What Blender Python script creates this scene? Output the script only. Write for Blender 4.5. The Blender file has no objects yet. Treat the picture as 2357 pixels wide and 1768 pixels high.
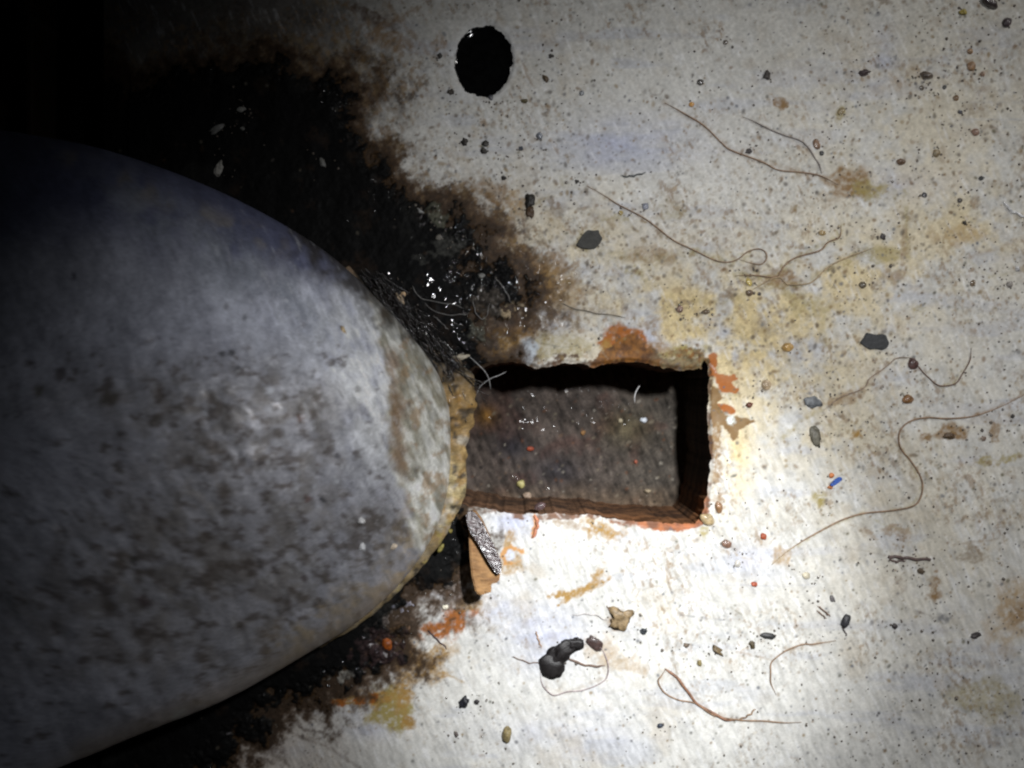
import bpy, bmesh, math, random
import numpy as np
from mathutils import Vector, noise as mnoise

# ------------------------------------------------------------------ units
# every length below is written in tenths of a millimetre (u); the plate
# measures about 24 x 18 cm inside the photograph.  x right, y down the plate.
K = 1e-4
CX, CY, D = 1178.5, 884.0, 2040.0
sc = bpy.context.scene
def V(x, y, z=0.0): return Vector(((x-CX)*K, -(y-CY)*K, z*K))
def at_depth(x, y, z):              # where a point seen at (x, y) lies when it is z above the plate
    f = (D-z)/D
    return (CX+(x-CX)*f, CY+(y-CY)*f)

# ------------------------------------------------------------------ camera
cam = bpy.data.cameras.new("camera"); camo = bpy.data.objects.new("camera", cam)
sc.collection.objects.link(camo); sc.camera = camo
camo.location = V(CX, CY, D)
cam.angle = 2*math.atan(CX/D); cam.clip_start = 0.005; cam.clip_end = 50
cam.dof.use_dof = True; cam.dof.focus_distance = (D-5)*K
cam.dof.aperture_fstop = cam.lens*1e-3/(26*K)

# ------------------------------------------------------------------ light
w = bpy.data.worlds.new("World"); sc.world = w; w.use_nodes = True
w.node_tree.nodes['Background'].inputs[0].default_value = (0.75, 0.85, 1, 1)
w.node_tree.nodes['Background'].inputs[1].default_value = 0.006
def torch(name, pos, aim, radius, power, col, size, blend=1.0):
    l = bpy.data.lights.new(name, 'SPOT'); o = bpy.data.objects.new(name, l)
    sc.collection.objects.link(o)
    p, a = V(*pos), V(*aim); o.location = p
    o.rotation_euler = (a-p).to_track_quat('-Z', 'Y').to_euler()
    l.spot_size = 2*math.atan(radius*K/(a-p).length); l.spot_blend = blend
    l.energy = power; l.color = col; l.shadow_soft_size = size*K
    return o
torch('torch_spill', (1800, 420, 2000), (1620, 1200, 0), 2000, 1.32, (0.985, 0.985, 1.0), 60)
torch('torch_core',  (1800, 420, 2000), (1460, 1360, 0), 680, 3.7, (0.97, 0.985, 1.0), 60)
torch('side_lamp', (3300, -700, 1500), (2200, 400, 0), 1500, 0.62, (1.0, 0.98, 0.95), 40)
sc.view_settings.view_transform = 'Standard'; sc.view_settings.look = 'None'
sc.view_settings.exposure = 0; sc.view_settings.gamma = 1
sc.render.engine = 'CYCLES'
sc.cycles.filter_width = 2.3
sc.cycles.sample_clamp_direct = 12

# ------------------------------------------------------------------ numpy noise
rng = np.random.RandomState(7)
TAB = rng.rand(256, 256).astype(np.float32)
def vnoise(x, y):
    xi = np.floor(x).astype(np.int64); yi = np.floor(y).astype(np.int64)
    fx = (x-xi); fy = (y-yi); fx = fx*fx*(3-2*fx); fy = fy*fy*(3-2*fy)
    x0 = xi & 255; x1 = (xi+1) & 255; y0 = yi & 255; y1 = (yi+1) & 255
    a = TAB[y0, x0]; b = TAB[y0, x1]; c = TAB[y1, x0]; d = TAB[y1, x1]
    return (a*(1-fx)+b*fx)*(1-fy)+(c*(1-fx)+d*fx)*fy
def fbm(x, y, s, o=4, seed=0, g=0.5):       # about -1..1
    r = 0; amp = 1; tot = 0; f = 1.0/s
    for i in range(o):
        r = r+amp*(vnoise(x*f+seed*17.3+i*31.7, y*f+seed*7.9+i*11.3)*2-1); tot += amp
        amp *= g; f *= 2.03
    return r/tot*1.5
def sstep(a, b, v):
    t = np.clip((v-a)/(b-a), 0, 1); return t*t*(3-2*t)
def streak(X, Y, s, k=3.0, o=3, seed=0):    # grain drawn out along one diagonal
    u = X*0.40+Y*0.917; v = X*0.917-Y*0.40
    return fbm(u/k, v, s, o, seed)
def sd_poly(X, Y, P):                        # signed distance, negative inside
    P = np.array(P, dtype=np.float64); n = len(P)
    d = np.full(X.shape, 1e18); ins = np.zeros(X.shape, bool)
    for i in range(n):
        ax, ay = P[i]; bx, by = P[(i+1) % n]
        ex, ey = bx-ax, by-ay; wx, wy = X-ax, Y-ay
        t = np.clip((wx*ex+wy*ey)/(ex*ex+ey*ey+1e-9), 0, 1)
        d = np.minimum(d, (wx-t*ex)**2+(wy-t*ey)**2)
        c = ((ay <= Y) & (by > Y)) | ((by <= Y) & (ay > Y))
        if abs(ey) > 1e-9:
            ins ^= c & (X < ax+(Y-ay)*ex/ey)
    d = np.sqrt(d)
    return np.where(ins, -d, d)
def sd_line(X, Y, P):
    d = np.full(X.shape, 1e18)
    for (ax, ay), (bx, by) in zip(P[:-1], P[1:]):
        ex, ey = bx-ax, by-ay; wx, wy = X-ax, Y-ay
        t = np.clip((wx*ex+wy*ey)/(ex*ex+ey*ey+1e-9), 0, 1)
        d = np.minimum(d, (wx-t*ex)**2+(wy-t*ey)**2)
    return np.sqrt(d)
def blob(X, Y, x, y, rx, ry, rot=0, seed=1, rag=0.35, s=None):   # 1 inside, 0 outside, ragged
    c, n = math.cos(rot), math.sin(rot)
    u = ((X-x)*c+(Y-y)*n)/rx; v = (-(X-x)*n+(Y-y)*c)/ry
    r = np.sqrt(u*u+v*v)
    near = r < 2.2
    f = np.zeros_like(X)
    if near.any():
        nz = fbm(X[near], Y[near], s or max(6, min(rx, ry)*0.9), 4, seed)
        nf = fbm(X[near], Y[near], 7, 3, seed+3); f[near] = sstep(1.2, 0.6, r[near]+nz*rag*1.9+nf*rag*.5)*np.clip(1.0+.6*nf+.25*nz, .2, 1.25)
    return f
def mixc(C, col, m):
    col = np.array(col, np.float32)
    if col.ndim == 1 and m.ndim == 2 and m.size > 100000:      # only touch the rows and columns the mask covers
        ry = np.flatnonzero(m.any(1)); rx = np.flatnonzero(m.any(0))
        if not len(ry): return C
        a, b, c, d = ry[0], ry[-1]+1, rx[0], rx[-1]+1; q = m[a:b, c:d, None].astype(np.float32)
        C[a:b, c:d] = C[a:b, c:d]*(1-q)+col*q
        return C
    return C*(1-m[..., None])+col*m[..., None]
def splat(C, X1, Y1, x, y, r, col, a, sq=1.0, rot=0):     # small mark on a tensor grid
    i0, i1 = np.searchsorted(X1, [x-r*2.2, x+r*2.2]); j0, j1 = np.searchsorted(Y1, [y-r*2.2, y+r*2.2])
    if i1 <= i0 or j1 <= j0: return
    gx, gy = np.meshgrid(X1[i0:i1]-x, Y1[j0:j1]-y)
    c, n = math.cos(rot), math.sin(rot)
    d = np.hypot(gx*c+gy*n, (-gx*n+gy*c)*sq)/r
    m = (sstep(1.5, 0.5, d)*a)[..., None]
    C[j0:j1, i0:i1] = C[j0:j1, i0:i1]*(1-m)+np.array(col, np.float32)*m

# ------------------------------------------------------------------ objects
def link(o, parent=None):
    sc.collection.objects.link(o)
    if parent is not None: o.parent = parent
    return o
def tag(o, label=None, cat=None, group=None, kind=None):
    if label: o['label'] = label
    if cat: o['category'] = cat
    if group: o['group'] = group
    if kind: o['kind'] = kind
    return o
def mesh_np(name, verts, faces, mat, parent=None, col=None, smooth=True):
    """verts in u coordinates (N,3); faces (M,4) or list"""
    me = bpy.data.meshes.new(name)
    v = np.array(verts, np.float64)
    v = np.column_stack(((v[:, 0]-CX)*K, -(v[:, 1]-CY)*K, v[:, 2]*K)).astype(np.float32)
    if isinstance(faces, np.ndarray):
        me.vertices.add(len(v)); me.vertices.foreach_set('co', v.ravel())
        n, k = faces.shape
        me.loops.add(n*k); me.loops.foreach_set('vertex_index', faces[:, ::-1].astype(np.int32).ravel())
        me.polygons.add(n)
        me.polygons.foreach_set('loop_start', np.arange(0, n*k, k, dtype=np.int32))
        me.update(calc_edges=True); me.validate()
    else:
        me.from_pydata([tuple(p) for p in v], [], [tuple(reversed(f)) for f in faces])
    if smooth: me.polygons.foreach_set('use_smooth', np.ones(len(me.polygons), bool))
    if col is not None:
        a = me.color_attributes.new('Col', 'FLOAT_COLOR', 'POINT')
        c = np.zeros((len(v), 4), np.float32); c[:, :col.shape[1]] = np.clip(col, 0, 1)
        a.data.foreach_set('color', c.ravel())
    me.materials.append(mat); me.update()
    return link(bpy.data.objects.new(name, me), parent)
def empty(name, x, y, z=0):
    o = bpy.data.objects.new(name, None); o.empty_display_size = 0.005
    return link(o)

# ------------------------------------------------------------------ materials
def mat(name, col=None, rough=0.5, spec=0.5, n1=0.0, s1=2000, bump=0.0, bs=1500, rv=0.0, coat=0.0, coatr=0.08, bdist=0.0003,
        aniso=False, attr=True, col2=None, trans=0.0, wet=0, wetd=.0006):
    m = bpy.data.materials.new(name); m.use_nodes = True
    N, L = m.node_tree.nodes, m.node_tree.links
    b = N['Principled BSDF']
    tc = N.new('ShaderNodeTexCoord'); mp = N.new('ShaderNodeMapping')
    L.new(tc.outputs['Object'], mp.inputs[0])
    if aniso:
        mp.inputs['Rotation'].default_value = (0, 0, math.radians(66))
        mp.inputs['Scale'].default_value = (0.35, 1, 1)
    def nz(scale, det=4, r=0.6):
        t = N.new('ShaderNodeTexNoise'); t.inputs['Scale'].default_value = scale
        t.inputs['Detail'].default_value = det; t.inputs['Roughness'].default_value = r
        L.new(mp.outputs[0], t.inputs['Vector']); return t
    if attr and col is None:
        src = N.new('ShaderNodeAttribute'); src.attribute_name = 'Col'; cout = src.outputs['Color']
    else:
        a = N.new('ShaderNodeMix'); a.data_type = 'RGBA'
        a.inputs['A'].default_value = (*col, 1); a.inputs['B'].default_value = (*(col2 or tuple(c*0.55 for c in col)), 1)
        t = nz(s1*0.35); r = N.new('ShaderNodeValToRGB'); r.color_ramp.elements[0].position = .38; r.color_ramp.elements[1].position = .62
        L.new(t.outputs['Fac'], r.inputs[0]); L.new(r.outputs[0], a.inputs['Factor']); cout = a.outputs['Result']
    if n1 > 0:
        t = nz(s1, 5, 0.7)
        mr = N.new('ShaderNodeMapRange'); mr.inputs['From Min'].default_value = .3; mr.inputs['From Max'].default_value = .7
        mr.inputs['To Min'].default_value = 1-n1; mr.inputs['To Max'].default_value = 1+n1
        L.new(t.outputs['Fac'], mr.inputs['Value'])
        vm = N.new('ShaderNodeVectorMath'); vm.operation = 'SCALE'
        L.new(cout, vm.inputs[0]); L.new(mr.outputs[0], vm.inputs['Scale']); cout = vm.outputs[0]
    L.new(cout, b.inputs['Base Color'])
    b.inputs['Roughness'].default_value = rough; b.inputs['Specular IOR Level'].default_value = spec
    if rv > 0:
        t = nz(300, 4); mr = N.new('ShaderNodeMapRange'); mr.inputs['From Min'].default_value = .35; mr.inputs['From Max'].default_value = .65
        mr.inputs['To Min'].default_value = max(0.03, rough-rv); mr.inputs['To Max'].default_value = rough+rv
        L.new(t.outputs['Fac'], mr.inputs['Value']); L.new(mr.outputs[0], b.inputs['Roughness'])
    if bump > 0:
        t = nz(bs, 4, 0.65); bp = N.new('ShaderNodeBump'); bp.inputs['Strength'].default_value = bump
        bp.inputs['Distance'].default_value = bdist
        L.new(t.outputs['Fac'], bp.inputs['Height']); L.new(bp.outputs[0], b.inputs['Normal'])
        if coat > 0: L.new(bp.outputs[0], b.inputs['Coat Normal'])
    b.inputs['Coat IOR'].default_value = 1.8; b.inputs['Coat Weight'].default_value = coat; b.inputs['Coat Roughness'].default_value = coatr
    if wet:
        at = N.new('ShaderNodeAttribute'); at.attribute_name = 'Col'
        mw = N.new('ShaderNodeTexNoise'); mw.inputs['Scale'].default_value = 330; mw.inputs['Detail'].default_value = 2; L.new(tc.outputs['Object'], mw.inputs['Vector'])
        r1 = N.new('ShaderNodeMapRange'); r1.inputs['From Min'].default_value = .44; r1.inputs['From Max'].default_value = .5; L.new(mw.outputs['Fac'], r1.inputs['Value'])
        mu = N.new('ShaderNodeMath'); mu.operation = 'MULTIPLY'; L.new(at.outputs['Alpha'], mu.inputs[0]); L.new(r1.outputs[0], mu.inputs[1])
        L.new(mu.outputs[0], b.inputs['Coat Weight'])
        wn = N.new('ShaderNodeTexNoise'); wn.inputs['Scale'].default_value = wet; wn.inputs['Detail'].default_value = 1; L.new(tc.outputs['Object'], wn.inputs['Vector'])
        wb = N.new('ShaderNodeBump'); wb.inputs['Strength'].default_value = 1; wb.inputs['Distance'].default_value = wetd; L.new(wn.outputs['Fac'], wb.inputs['Height'])
        L.new(wb.outputs[0], b.inputs['Coat Normal']); b.inputs['Coat Roughness'].default_value = .05; b.inputs['Coat IOR'].default_value = 1.8
    if trans: b.inputs['Transmission Weight'].default_value = trans
    return m
M_plate = mat('dirty_white_paint', rough=0.6, spec=0.12, n1=0.10, s1=3600, bump=0.15, bs=1600, rv=0.12, aniso=True, bdist=0.00025, wet=420)
M_wall = mat('rusty_cut_edge', rough=0.8, spec=0.15, n1=0.3, s1=1500, bump=0.4, bs=1600)
M_floor = mat('grimy_recess_bottom', rough=0.7, spec=0.08, n1=0.4, s1=2200, bump=0.14, bs=1600, rv=.1, wet=420)
M_sludge = mat('wet_black_sludge', rough=0.6, spec=0.05, n1=0.4, s1=1400, bump=0.12, bs=900, rv=.1, wet=300, wetd=.0008)
M_body = mat('weathered_grey_blue_paint', rough=0.5, spec=0.5, n1=0.22, s1=2600, bump=0.25, bs=900, rv=0.1, aniso=True)
M_body.node_tree.nodes['Principled BSDF'].inputs['Metallic'].default_value = .25
M_rim = mat('ochre_sealant', rough=0.55, spec=0.3, n1=0.35, s1=2600, bump=0.18, bs=1800, rv=0.1, aniso=True, wet=500)
M_oil = mat('black_oil', col=(0.003, 0.003, 0.003), rough=0.06, spec=0.35)

# ------------------------------------------------------------------ the plate
STEP = 2.5
X1 = np.concatenate((np.arange(-2680, -460, 60.0), np.arange(-460, -60, 8.0), np.arange(-60, 2420, STEP), np.arange(2420, 2820, 8.0), np.arange(2820, 5100, 60.0)))
Y1 = np.concatenate((np.arange(-2260, -460, 60.0), np.arange(-460, -60, 8.0), np.arange(-60, 1830, STEP), np.arange(1830, 2230, 8.0), np.arange(2230, 4000, 60.0)))
X, Y = np.meshgrid(X1, Y1)
SLOT = [(1040, 905), (1060, 872), (1097, 848), (1140, 838), (1183, 834), (1215, 840), (1240, 849), (1270, 842), (1303, 834), (1340, 838), (1366, 843),
        (1410, 836), (1450, 832), (1493, 836), (1525, 846), (1572, 852), (1616, 850), (1622, 832), (1630, 838), (1633, 861), (1631, 971), (1637, 1066),
        (1630, 1130), (1618, 1190), (1601, 1204), (1540, 1205), (1480, 1202), (1430, 1198), (1366, 1186), (1280, 1183), (1177, 1184), (1120, 1170), (1060, 1163), (1030, 1100)]
sd_slot = sd_poly(X, Y, SLOT)
hx, hy = (X-1112), (Y-141)
hr = np.hypot((hx*0.99+hy*0.10)/66, (-hx*0.10+hy*0.99)/82)
sd_hole = (hr-1)*72
rough_edge = fbm(X, Y, 14, 3, 3)*3.2
sd_cut = np.minimum(sd_slot+rough_edge*1.1, sd_hole+rough_edge*1.2)

MUCK_UP = [(-60, -60), (60, -60), (75, 90), (240, 150), (330, 190), (430, 150), (600, 125), (760, 165), (830, 215), (850, 300), (895, 380), (930, 440), (975, 465), (1035, 500), (1085, 545),
           (1105, 595), (1150, 635), (1228, 672), (1215, 712), (1165, 735), (1120, 755), (1115, 800), (1150, 838), (1120, 865), (1090, 900), (1040, 930), (900, 850), (600, 600), (-60, 400)]
MUCK_LO = [(1050, 1170), (1068, 1190), (1078, 1330), (1060, 1375), (1000, 1378), (950, 1385), (935, 1430), (900, 1470), (935, 1520), (885, 1555), (800, 1590), (740, 1600), (720, 1650), (640, 1650),
           (560, 1700), (500, 1800), (300, 1900), (-60, 1900), (0, 1700), (600, 1400), (900, 1250)]
nzA = fbm(X, Y, 90, 5, 11, .55); nzB = fbm(X, Y, 22, 4, 12, .6)
sdU = sd_poly(X, Y, MUCK_UP); sdL = sd_poly(X, Y, MUCK_LO)
sdM = np.minimum(sdU, sdL)
mk = -sdM + nzA*48 + nzB*30 + 15*fbm(X, Y, 9, 3, 13, .7)                       # >0 under the sludge
halo = sstep(-150, 0, -sdU+nzA*60+nzB*25)
haloL = sstep(-45, 5, -sdL+nzA*35+nzB*18)

def G(x, y, rx, ry=None):
    ry = ry or rx
    return np.exp(-((X-x)/rx)**2-((Y-y)/ry)**2)
C = np.zeros(X.shape+(3,), np.float32)+np.array((0.50, 0.495, 0.465), np.float32)
big = fbm(X, Y, 420, 4, 21)
C *= (1+0.10*big[..., None])
C *= (1+0.06*fbm(X, Y, 60, 4, 22)[..., None])
# horizontal blue-grey wiping smears
sm = sstep(0.12, 0.75, fbm(X/6.0, Y, 34, 5, 23)+0.35*fbm(X, Y, 200, 3, 24))
C = mixc(C, (0.37, 0.385, 0.43), sm*0.5)
for (x, y, rx, ry, a) in [(1459, 323, 150, 55, .7), (1400, 345, 60, 30, .5), (2090, 425, 110, 30, .5), (1270, 1450, 90, 60, .55), (1180, 1200, 50, 35, .8),
                          (1120, 1400, 90, 50, .55), (1300, 1690, 160, 50, .4), (1740, 1300, 60, 40, .5), (1640, 850, 30, 40, .0), (1690, 880, 45, 45, .5),
                          (1240, 1500, 80, 60, .4), (2030, 120, 30, 60, .5), (1500, 780, 80, 24, .7), (1250, 745, 90, 30, .6), (850, 1660, 60, 40, .6)]:
    C = mixc(C, (0.35, 0.375, 0.49), G(x, y, rx, ry)*a*(0.75+0.45*np.clip(fbm(X/3, Y, 18, 4, 25), -1, 1)))
# warm yellowed areas
warm = .35*G(2150, 350, 320, 300)+.25*G(2100, 1200, 300, 300)+G(1700, 790, 330, 190)*1.0+G(1980, 620, 220, 90)*.45+G(1900, 1000, 140, 60)*.2+G(1330, 560, 160, 110)*.5+G(2260, 520, 130, 60)*.5+G(1560, 720, 160, 60)*.6 + G(1690, 1060, 40, 90)*.8
wm = np.clip(warm, 0, 1)*sstep(-0.5, 0.6, fbm(X, Y, 55, 5, 26, .6)+0.25)
C = mixc(C, (0.55, 0.44, 0.22), np.clip(wm*0.9, 0, 1))
gen = sstep(0.25, 0.9, fbm(X, Y, 110, 5, 27, .6))
C = mixc(C, (0.37, 0.31, 0.22), gen*0.35)
# brown halo round the sludge and brown blotches in it
hb = halo*sstep(-0.35, 0.6, fbm(X, Y, 20, 6, 28, .75)+halo*0.8-0.3)
C = mixc(C, (0.105, 0.066, 0.034), np.clip(hb*0.9, 0, 1))
hd = sstep(.15, .75, fbm(X, Y, 15, 4, 128, .75)+.75*halo-.25+.25*nzA)
C = mixc(C, (0.05, 0.03, 0.016), np.clip(hd*halo*1.4, 0, .95)*sstep(1500, 1150, X))
up = sstep(-230, -20, -sdU+nzA*90)*sstep(1050, 650, X)
C = mixc(C, (0.05, 0.042, 0.032), np.clip(up*sstep(-.5, .5, fbm(X, Y, 20, 5, 129, .7)+up*.8-.3), 0, .92))
hb = haloL*sstep(-0.4, 0.5, fbm(X, Y, 26, 5, 29, .65)+haloL*0.9-0.3)
C = mixc(C, (0.10, 0.06, 0.04), np.clip(hb*0.9, 0, 1))
topl_dim = np.clip(sstep(1080, 620, X+50*nzA)*sstep(330, 200, Y), 0, 1)
C = mixc(C, (0.10, 0.09, 0.08), np.clip(topl_dim*0.85, 0, 1))  # torch falloff at the top left, painted in as a darker plate
lowl = sstep(1000, 500, X+fbm(X, Y, 100, 4, 35)*80)*sstep(1560, 1660, Y)
C = mixc(C, (0.42, 0.36, 0.31), lowl*.6)
# speckled brown grime of varying density
dens = 0.35+0.75*halo+0.5*np.clip(warm, 0, 1)+0.35*fbm(X, Y, 170, 3, 30)+0.35*sstep(1900, 2300, X)+0.2*sstep(800, 0, Y)
sp = sstep(0.62, 0.98, streak(X, Y, 9, 1.6, 3, 31)+dens*0.48-0.08)
gt = np.clip(sstep(-.3, .6, fbm(X, Y, 90, 4, 139))+halo+.4*np.clip(warm, 0, 1), .15, 1)
C = mixc(C, (0.20, 0.13, 0.07), sp*0.6*gt)
sp = sstep(0.55, 0.95, streak(X, Y, 16, 1.5, 4, 32)+dens*0.40-0.12)
C = mixc(C, (0.30, 0.22, 0.11), sp*0.28*gt)
sp = sstep(0.75, 1.0, streak(X, Y, 6, 2.4, 2, 33)+0.12)
C = mixc(C, (0.12, 0.12, 0.12), sp*0.3*gt)
# pale diagonal streaks in the paint clear of the sludge
sl = sstep(0.35, 0.9, streak(X, Y, 7, 4.5, 3, 34))
C = mixc(C, (0.66, 0.67, 0.68), sl*0.35*(1-halo)*(1-haloL))
lowreg = np.clip(sstep(700, 1150, Y)+sstep(1500, 1100, X)*sstep(500, 800, Y), 0, 1)
s1 = streak(X, Y, 5.5, 4.0, 3, 36); s2 = streak(X, Y, 12, 3.0, 3, 37); f1 = fbm(X, Y, 6, 3, 38)
C *= (1+(.20*s1+.08*s2)*(.3+.7*lowreg)+.15*f1*(1-.5*lowreg))[..., None]
C = mixc(C, (.17, .16, .17), sstep(.45, .95, s1)*lowreg*.25)
C = mixc(C, (.20, .14, .075), sstep(.35, .9, fbm(X, Y, 9, 4, 39, .7)+dens*.3)*.4*gt)
# stains with a shape of their own:  x, y, rx, ry, rot, colour, strength
R0 = random.Random(31)
BR, DB, OC, OR, OL, GR = (.20, .12, .05), (.07, .04, .025), (.28, .165, .045), (.27, .085, .012), (.26, .21, .07), (.17, .17, .17)
for i, (x, y, rx, ry, ro, c, a) in enumerate([
    (1955, 420, 40, 30, 0, BR, .8), (2000, 435, 55, 22, .1, OL, .6), (1793, 237, 22, 12, .3, BR, .8), (1935, 262, 12, 16, .6, OL, .7), (1500, 590, 60, 18, .1, BR, .5),
    (2083, 565, 10, 55, 0, BR, .45), (2030, 590, 45, 20, 0, OL, .5), (2060, 640, 25, 20, 0, BR, .5), (2200, 545, 55, 25, 0, OC, .35), (1805, 645, 40, 22, .3, BR, .65),
    (1850, 700, 60, 25, .2, OL, .4), (1950, 915, 60, 12, -.3, BR, .55), (1890, 1150, 17, 17, .6, OL, .7), (2192, 997, 28, 18, 0, BR, .8), (2290, 994, 12, 26, .3, BR, .7),
    (2132, 1006, 12, 12, 0, BR, .7), (2268, 1060, 14, 10, 0, OL, .7), (2320, 1055, 30, 9, -.3, OL, .6), (1970, 1000, 17, 8, -.2, OC, .7), (2154, 1345, 13, 26, .1, BR, .8),
    (2150, 1372, 14, 14, 0, BR, .7), (2330, 1430, 50, 70, 0, OC, .5), (2345, 1420, 20, 30, 0, BR, .5), (2300, 1600, 90, 50, 0, OL, .4), (2176, 1424, 16, 12, 0, GR, .7),
    (1799, 1280, 26, 18, 0, OC, .5), (1340, 1360, 60, 9, -.45, OC, .85), (1368, 1335, 30, 10, -1.0, OC, .7), (1300, 1368, 40, 8, -.1, OC, .8), (1425, 1430, 30, 26, 0, BR, .8),
    (1378, 1218, 40, 18, .25, OC, .8), (1300, 1205, 40, 10, .1, BR, .5), (1620, 1225, 16, 18, 0, OL, .6), (1170, 1250, 12, 26, .3, OC, .6), (1180, 1300, 28, 24, 0, OC, .6),
    (1044, 1433, 60, 26, -.5, OR, .75), (1085, 1385, 30, 20, -.4, OC, .6), (1000, 1440, 26, 12, -.3, OR, .6), (979, 1525, 60, 40, -.3, OC, .7), (940, 1490, 40, 26, 0, BR, .6),
    (900, 1630, 55, 40, .2, OL, .95), (862, 1606, 30, 20, 0, OC, .9), (800, 1612, 40, 14, -.1, OC, .8), (780, 1616, 14, 10, 0, OR, .9), (828, 1611, 14, 8, 0, OR, .9), (862, 1606, 10, 10, 0, OR, .9), 
    (930, 1600, 30, 40, 0, OC, .7), (940, 1660, 14, 14, 0, OC, .8), (1020, 1552, 12, 12, 0, OC, .6), (1395, 1500, 50, 30, 0, OC, .35), (1440, 1530, 60, 20, .2, OC, .35),
    (1440, 800, 55, 34, .1, OR, .85), (1470, 825, 60, 22, .2, DB, .8), (1400, 800, 22, 18, 0, OC, .7), (1430, 770, 26, 14, 0, OR, .5), (1570, 815, 50, 24, .1, OL, .8), (1590, 838, 50, 12, 0, DB, .7), (1500, 800, 40, 20, 0, BR, .6),
    (1280, 800, 90, 26, .05, OL, .45), (1180, 790, 30, 20, 0, OC, .8), (1165, 830, 30, 8, 0, OR, .8), (1290, 822, 14, 7, 0, DB, .9), (1320, 820, 12, 5, 0, DB, .9), (1180, 760, 36, 20, 0, DB, .7),
    (1213, 760, 30, 20, 0, BR, .7), (2300, 60, 20, 10, 0, GR, .3), (1650, 1010, 14, 40, .1, BR, .8), (1650, 1090, 10, 36, 0, BR, .6),
    (1656, 1150, 12, 16, 0, BR, .6), (1550, 490, 40, 15, 0, OL, .25), (1230, 620, 70, 50, .4, BR, .65), (1290, 660, 60, 36, .5, OC, .5), (1130, 440, 60, 22, .4, BR, .5), (1190, 470, 20, 24, 0, OC, .5),
    (900, 95, 60, 20, .6, BR, .6), (860, 40, 50, 14, .4, DB, .6), (1010, 100, 14, 20, 0, BR, .5)]):
    C = mixc(C, c, np.clip(blob(X, Y, x, y, rx*1.1, ry*1.1, ro, 50+i)*a*(1.5 if c is OR else 1.1), 0, .97))
C = mixc(C, (0.50, 0.56, 0.62), blob(X, Y, 1214, 806, 27, 26, 0, 7, .18, 20))
C = mixc(C, (0.40, 0.44, 0.52), blob(X, Y, 1428, 813, 8, 8, 0, 8, .2, 6))
C = mixc(C, (0.45, 0.47, 0.52), blob(X, Y, 1174, 1279, 13, 15, 0, 9, .1, 10))
for k in range(46):
    a_ = R0.choice([(1700, 720, 190, 90), (2050, 380, 180, 160), (1900, 610, 200, 70), (1250, 560, 90, 90), (2050, 1300, 160, 160), (1150, 330, 120, 120), (2000, 930, 200, 80), (1500, 640, 150, 60)])
    C = mixc(C, R0.choice([BR, OL, (.16, .11, .06), (.13, .085, .05)]), blob(X, Y, R0.gauss(a_[0], a_[2]), R0.gauss(a_[1], a_[3]), R0.uniform(8, 34), R0.uniform(6, 18), R0.uniform(-.5, .5), 200+k, .6)*R0.uniform(.25, .6))
# bare primer showing beside the slot (flaked shapes)
for P, c in [([(1630, 818), (1644, 812), (1652, 820), (1648, 845), (1652, 858), (1672, 864), (1692, 862), (1697, 872), (1684, 880), (1688, 888), (1702, 896), (1696, 905), (1676, 905), (1662, 902), (1652, 888), (1648, 868), (1634, 866)], (.29, .095, .022)),
             ([(1650, 928), (1672, 930), (1690, 938), (1694, 950), (1682, 955), (1668, 950), (1656, 940)], (.28, .09, .02)),
             ([(1636, 884), (1652, 895), (1664, 915), (1650, 926), (1662, 946), (1678, 958), (1706, 960), (1732, 966), (1738, 972), (1716, 980), (1702, 990), (1700, 1008), (1688, 1014), (1672, 990), (1652, 972), (1642, 985), (1636, 960)], (.17, .10, .04)),
             ([(1200, 1290), (1186, 1300), (1160, 1300), (1152, 1282), (1158, 1262), (1176, 1254), (1192, 1262), (1206, 1262), (1212, 1276), (1196, 1276), (1188, 1268), (1170, 1264), (1162, 1278), (1168, 1292), (1184, 1294)], (.42, .22, .08)),
             ([(1230, 1185), (1238, 1200), (1236, 1222), (1228, 1240), (1221, 1238), (1222, 1222), (1230, 1208), (1226, 1190)], (.42, .20, .08))]:
    d = sd_poly(X, Y, P)+fbm(X, Y, 8, 3, 40)*3.0
    C = mixc(C, c, sstep(1.6, -1.6, d)*np.clip(.96+.05*fbm(X, Y, 12, 3, 41), 0, 1))
C = mixc(C, (0.5, 0.53, 0.5), blob(X, Y, 1682, 968, 12, 11, .4, 77, .2, 8))
# rust eating back from the slot's edge
rgate = np.clip(sstep(-.4, .3, fbm(X, Y, 30, 4, 48))+G(1520, 1206, 110, 40)+G(1450, 830, 80, 30), .12, 1)
rw = 5+8*fbm(X, Y, 26, 5, 42, .65)+14*G(1540, 1206, 90, 30)+8*G(1230, 1180, 130, 30)+6*G(1450, 830, 100, 30)
m = sstep(2, -2, sd_slot-rw)
ecol = np.array((.22, .065, .015), np.float32)*(0.5+0.9*sstep(-.5, .7, fbm(X, Y, 20, 4, 43)))[..., None]
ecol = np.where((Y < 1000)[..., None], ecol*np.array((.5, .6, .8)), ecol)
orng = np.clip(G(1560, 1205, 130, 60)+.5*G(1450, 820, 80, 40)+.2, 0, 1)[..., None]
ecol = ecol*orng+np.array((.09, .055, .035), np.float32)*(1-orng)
m = m*rgate
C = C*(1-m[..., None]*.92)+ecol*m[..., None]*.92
P_ = [(1362, 846), (1372, 822), (1392, 806), (1408, 786), (1424, 768), (1446, 776), (1470, 770), (1492, 792), (1530, 812), (1580, 806), (1622, 800), (1628, 852), (1500, 862)]
d = sd_poly(X, Y, P_)+fbm(X, Y, 22, 5, 130, .7)*14
rn = sstep(-.5, .6, fbm(X, Y, 16, 4, 131, .65))
rc_ = np.array((.17, .072, .017), np.float32)*(1-rn[..., None])+np.array((.07, .032, .014), np.float32)*rn[..., None]
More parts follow.
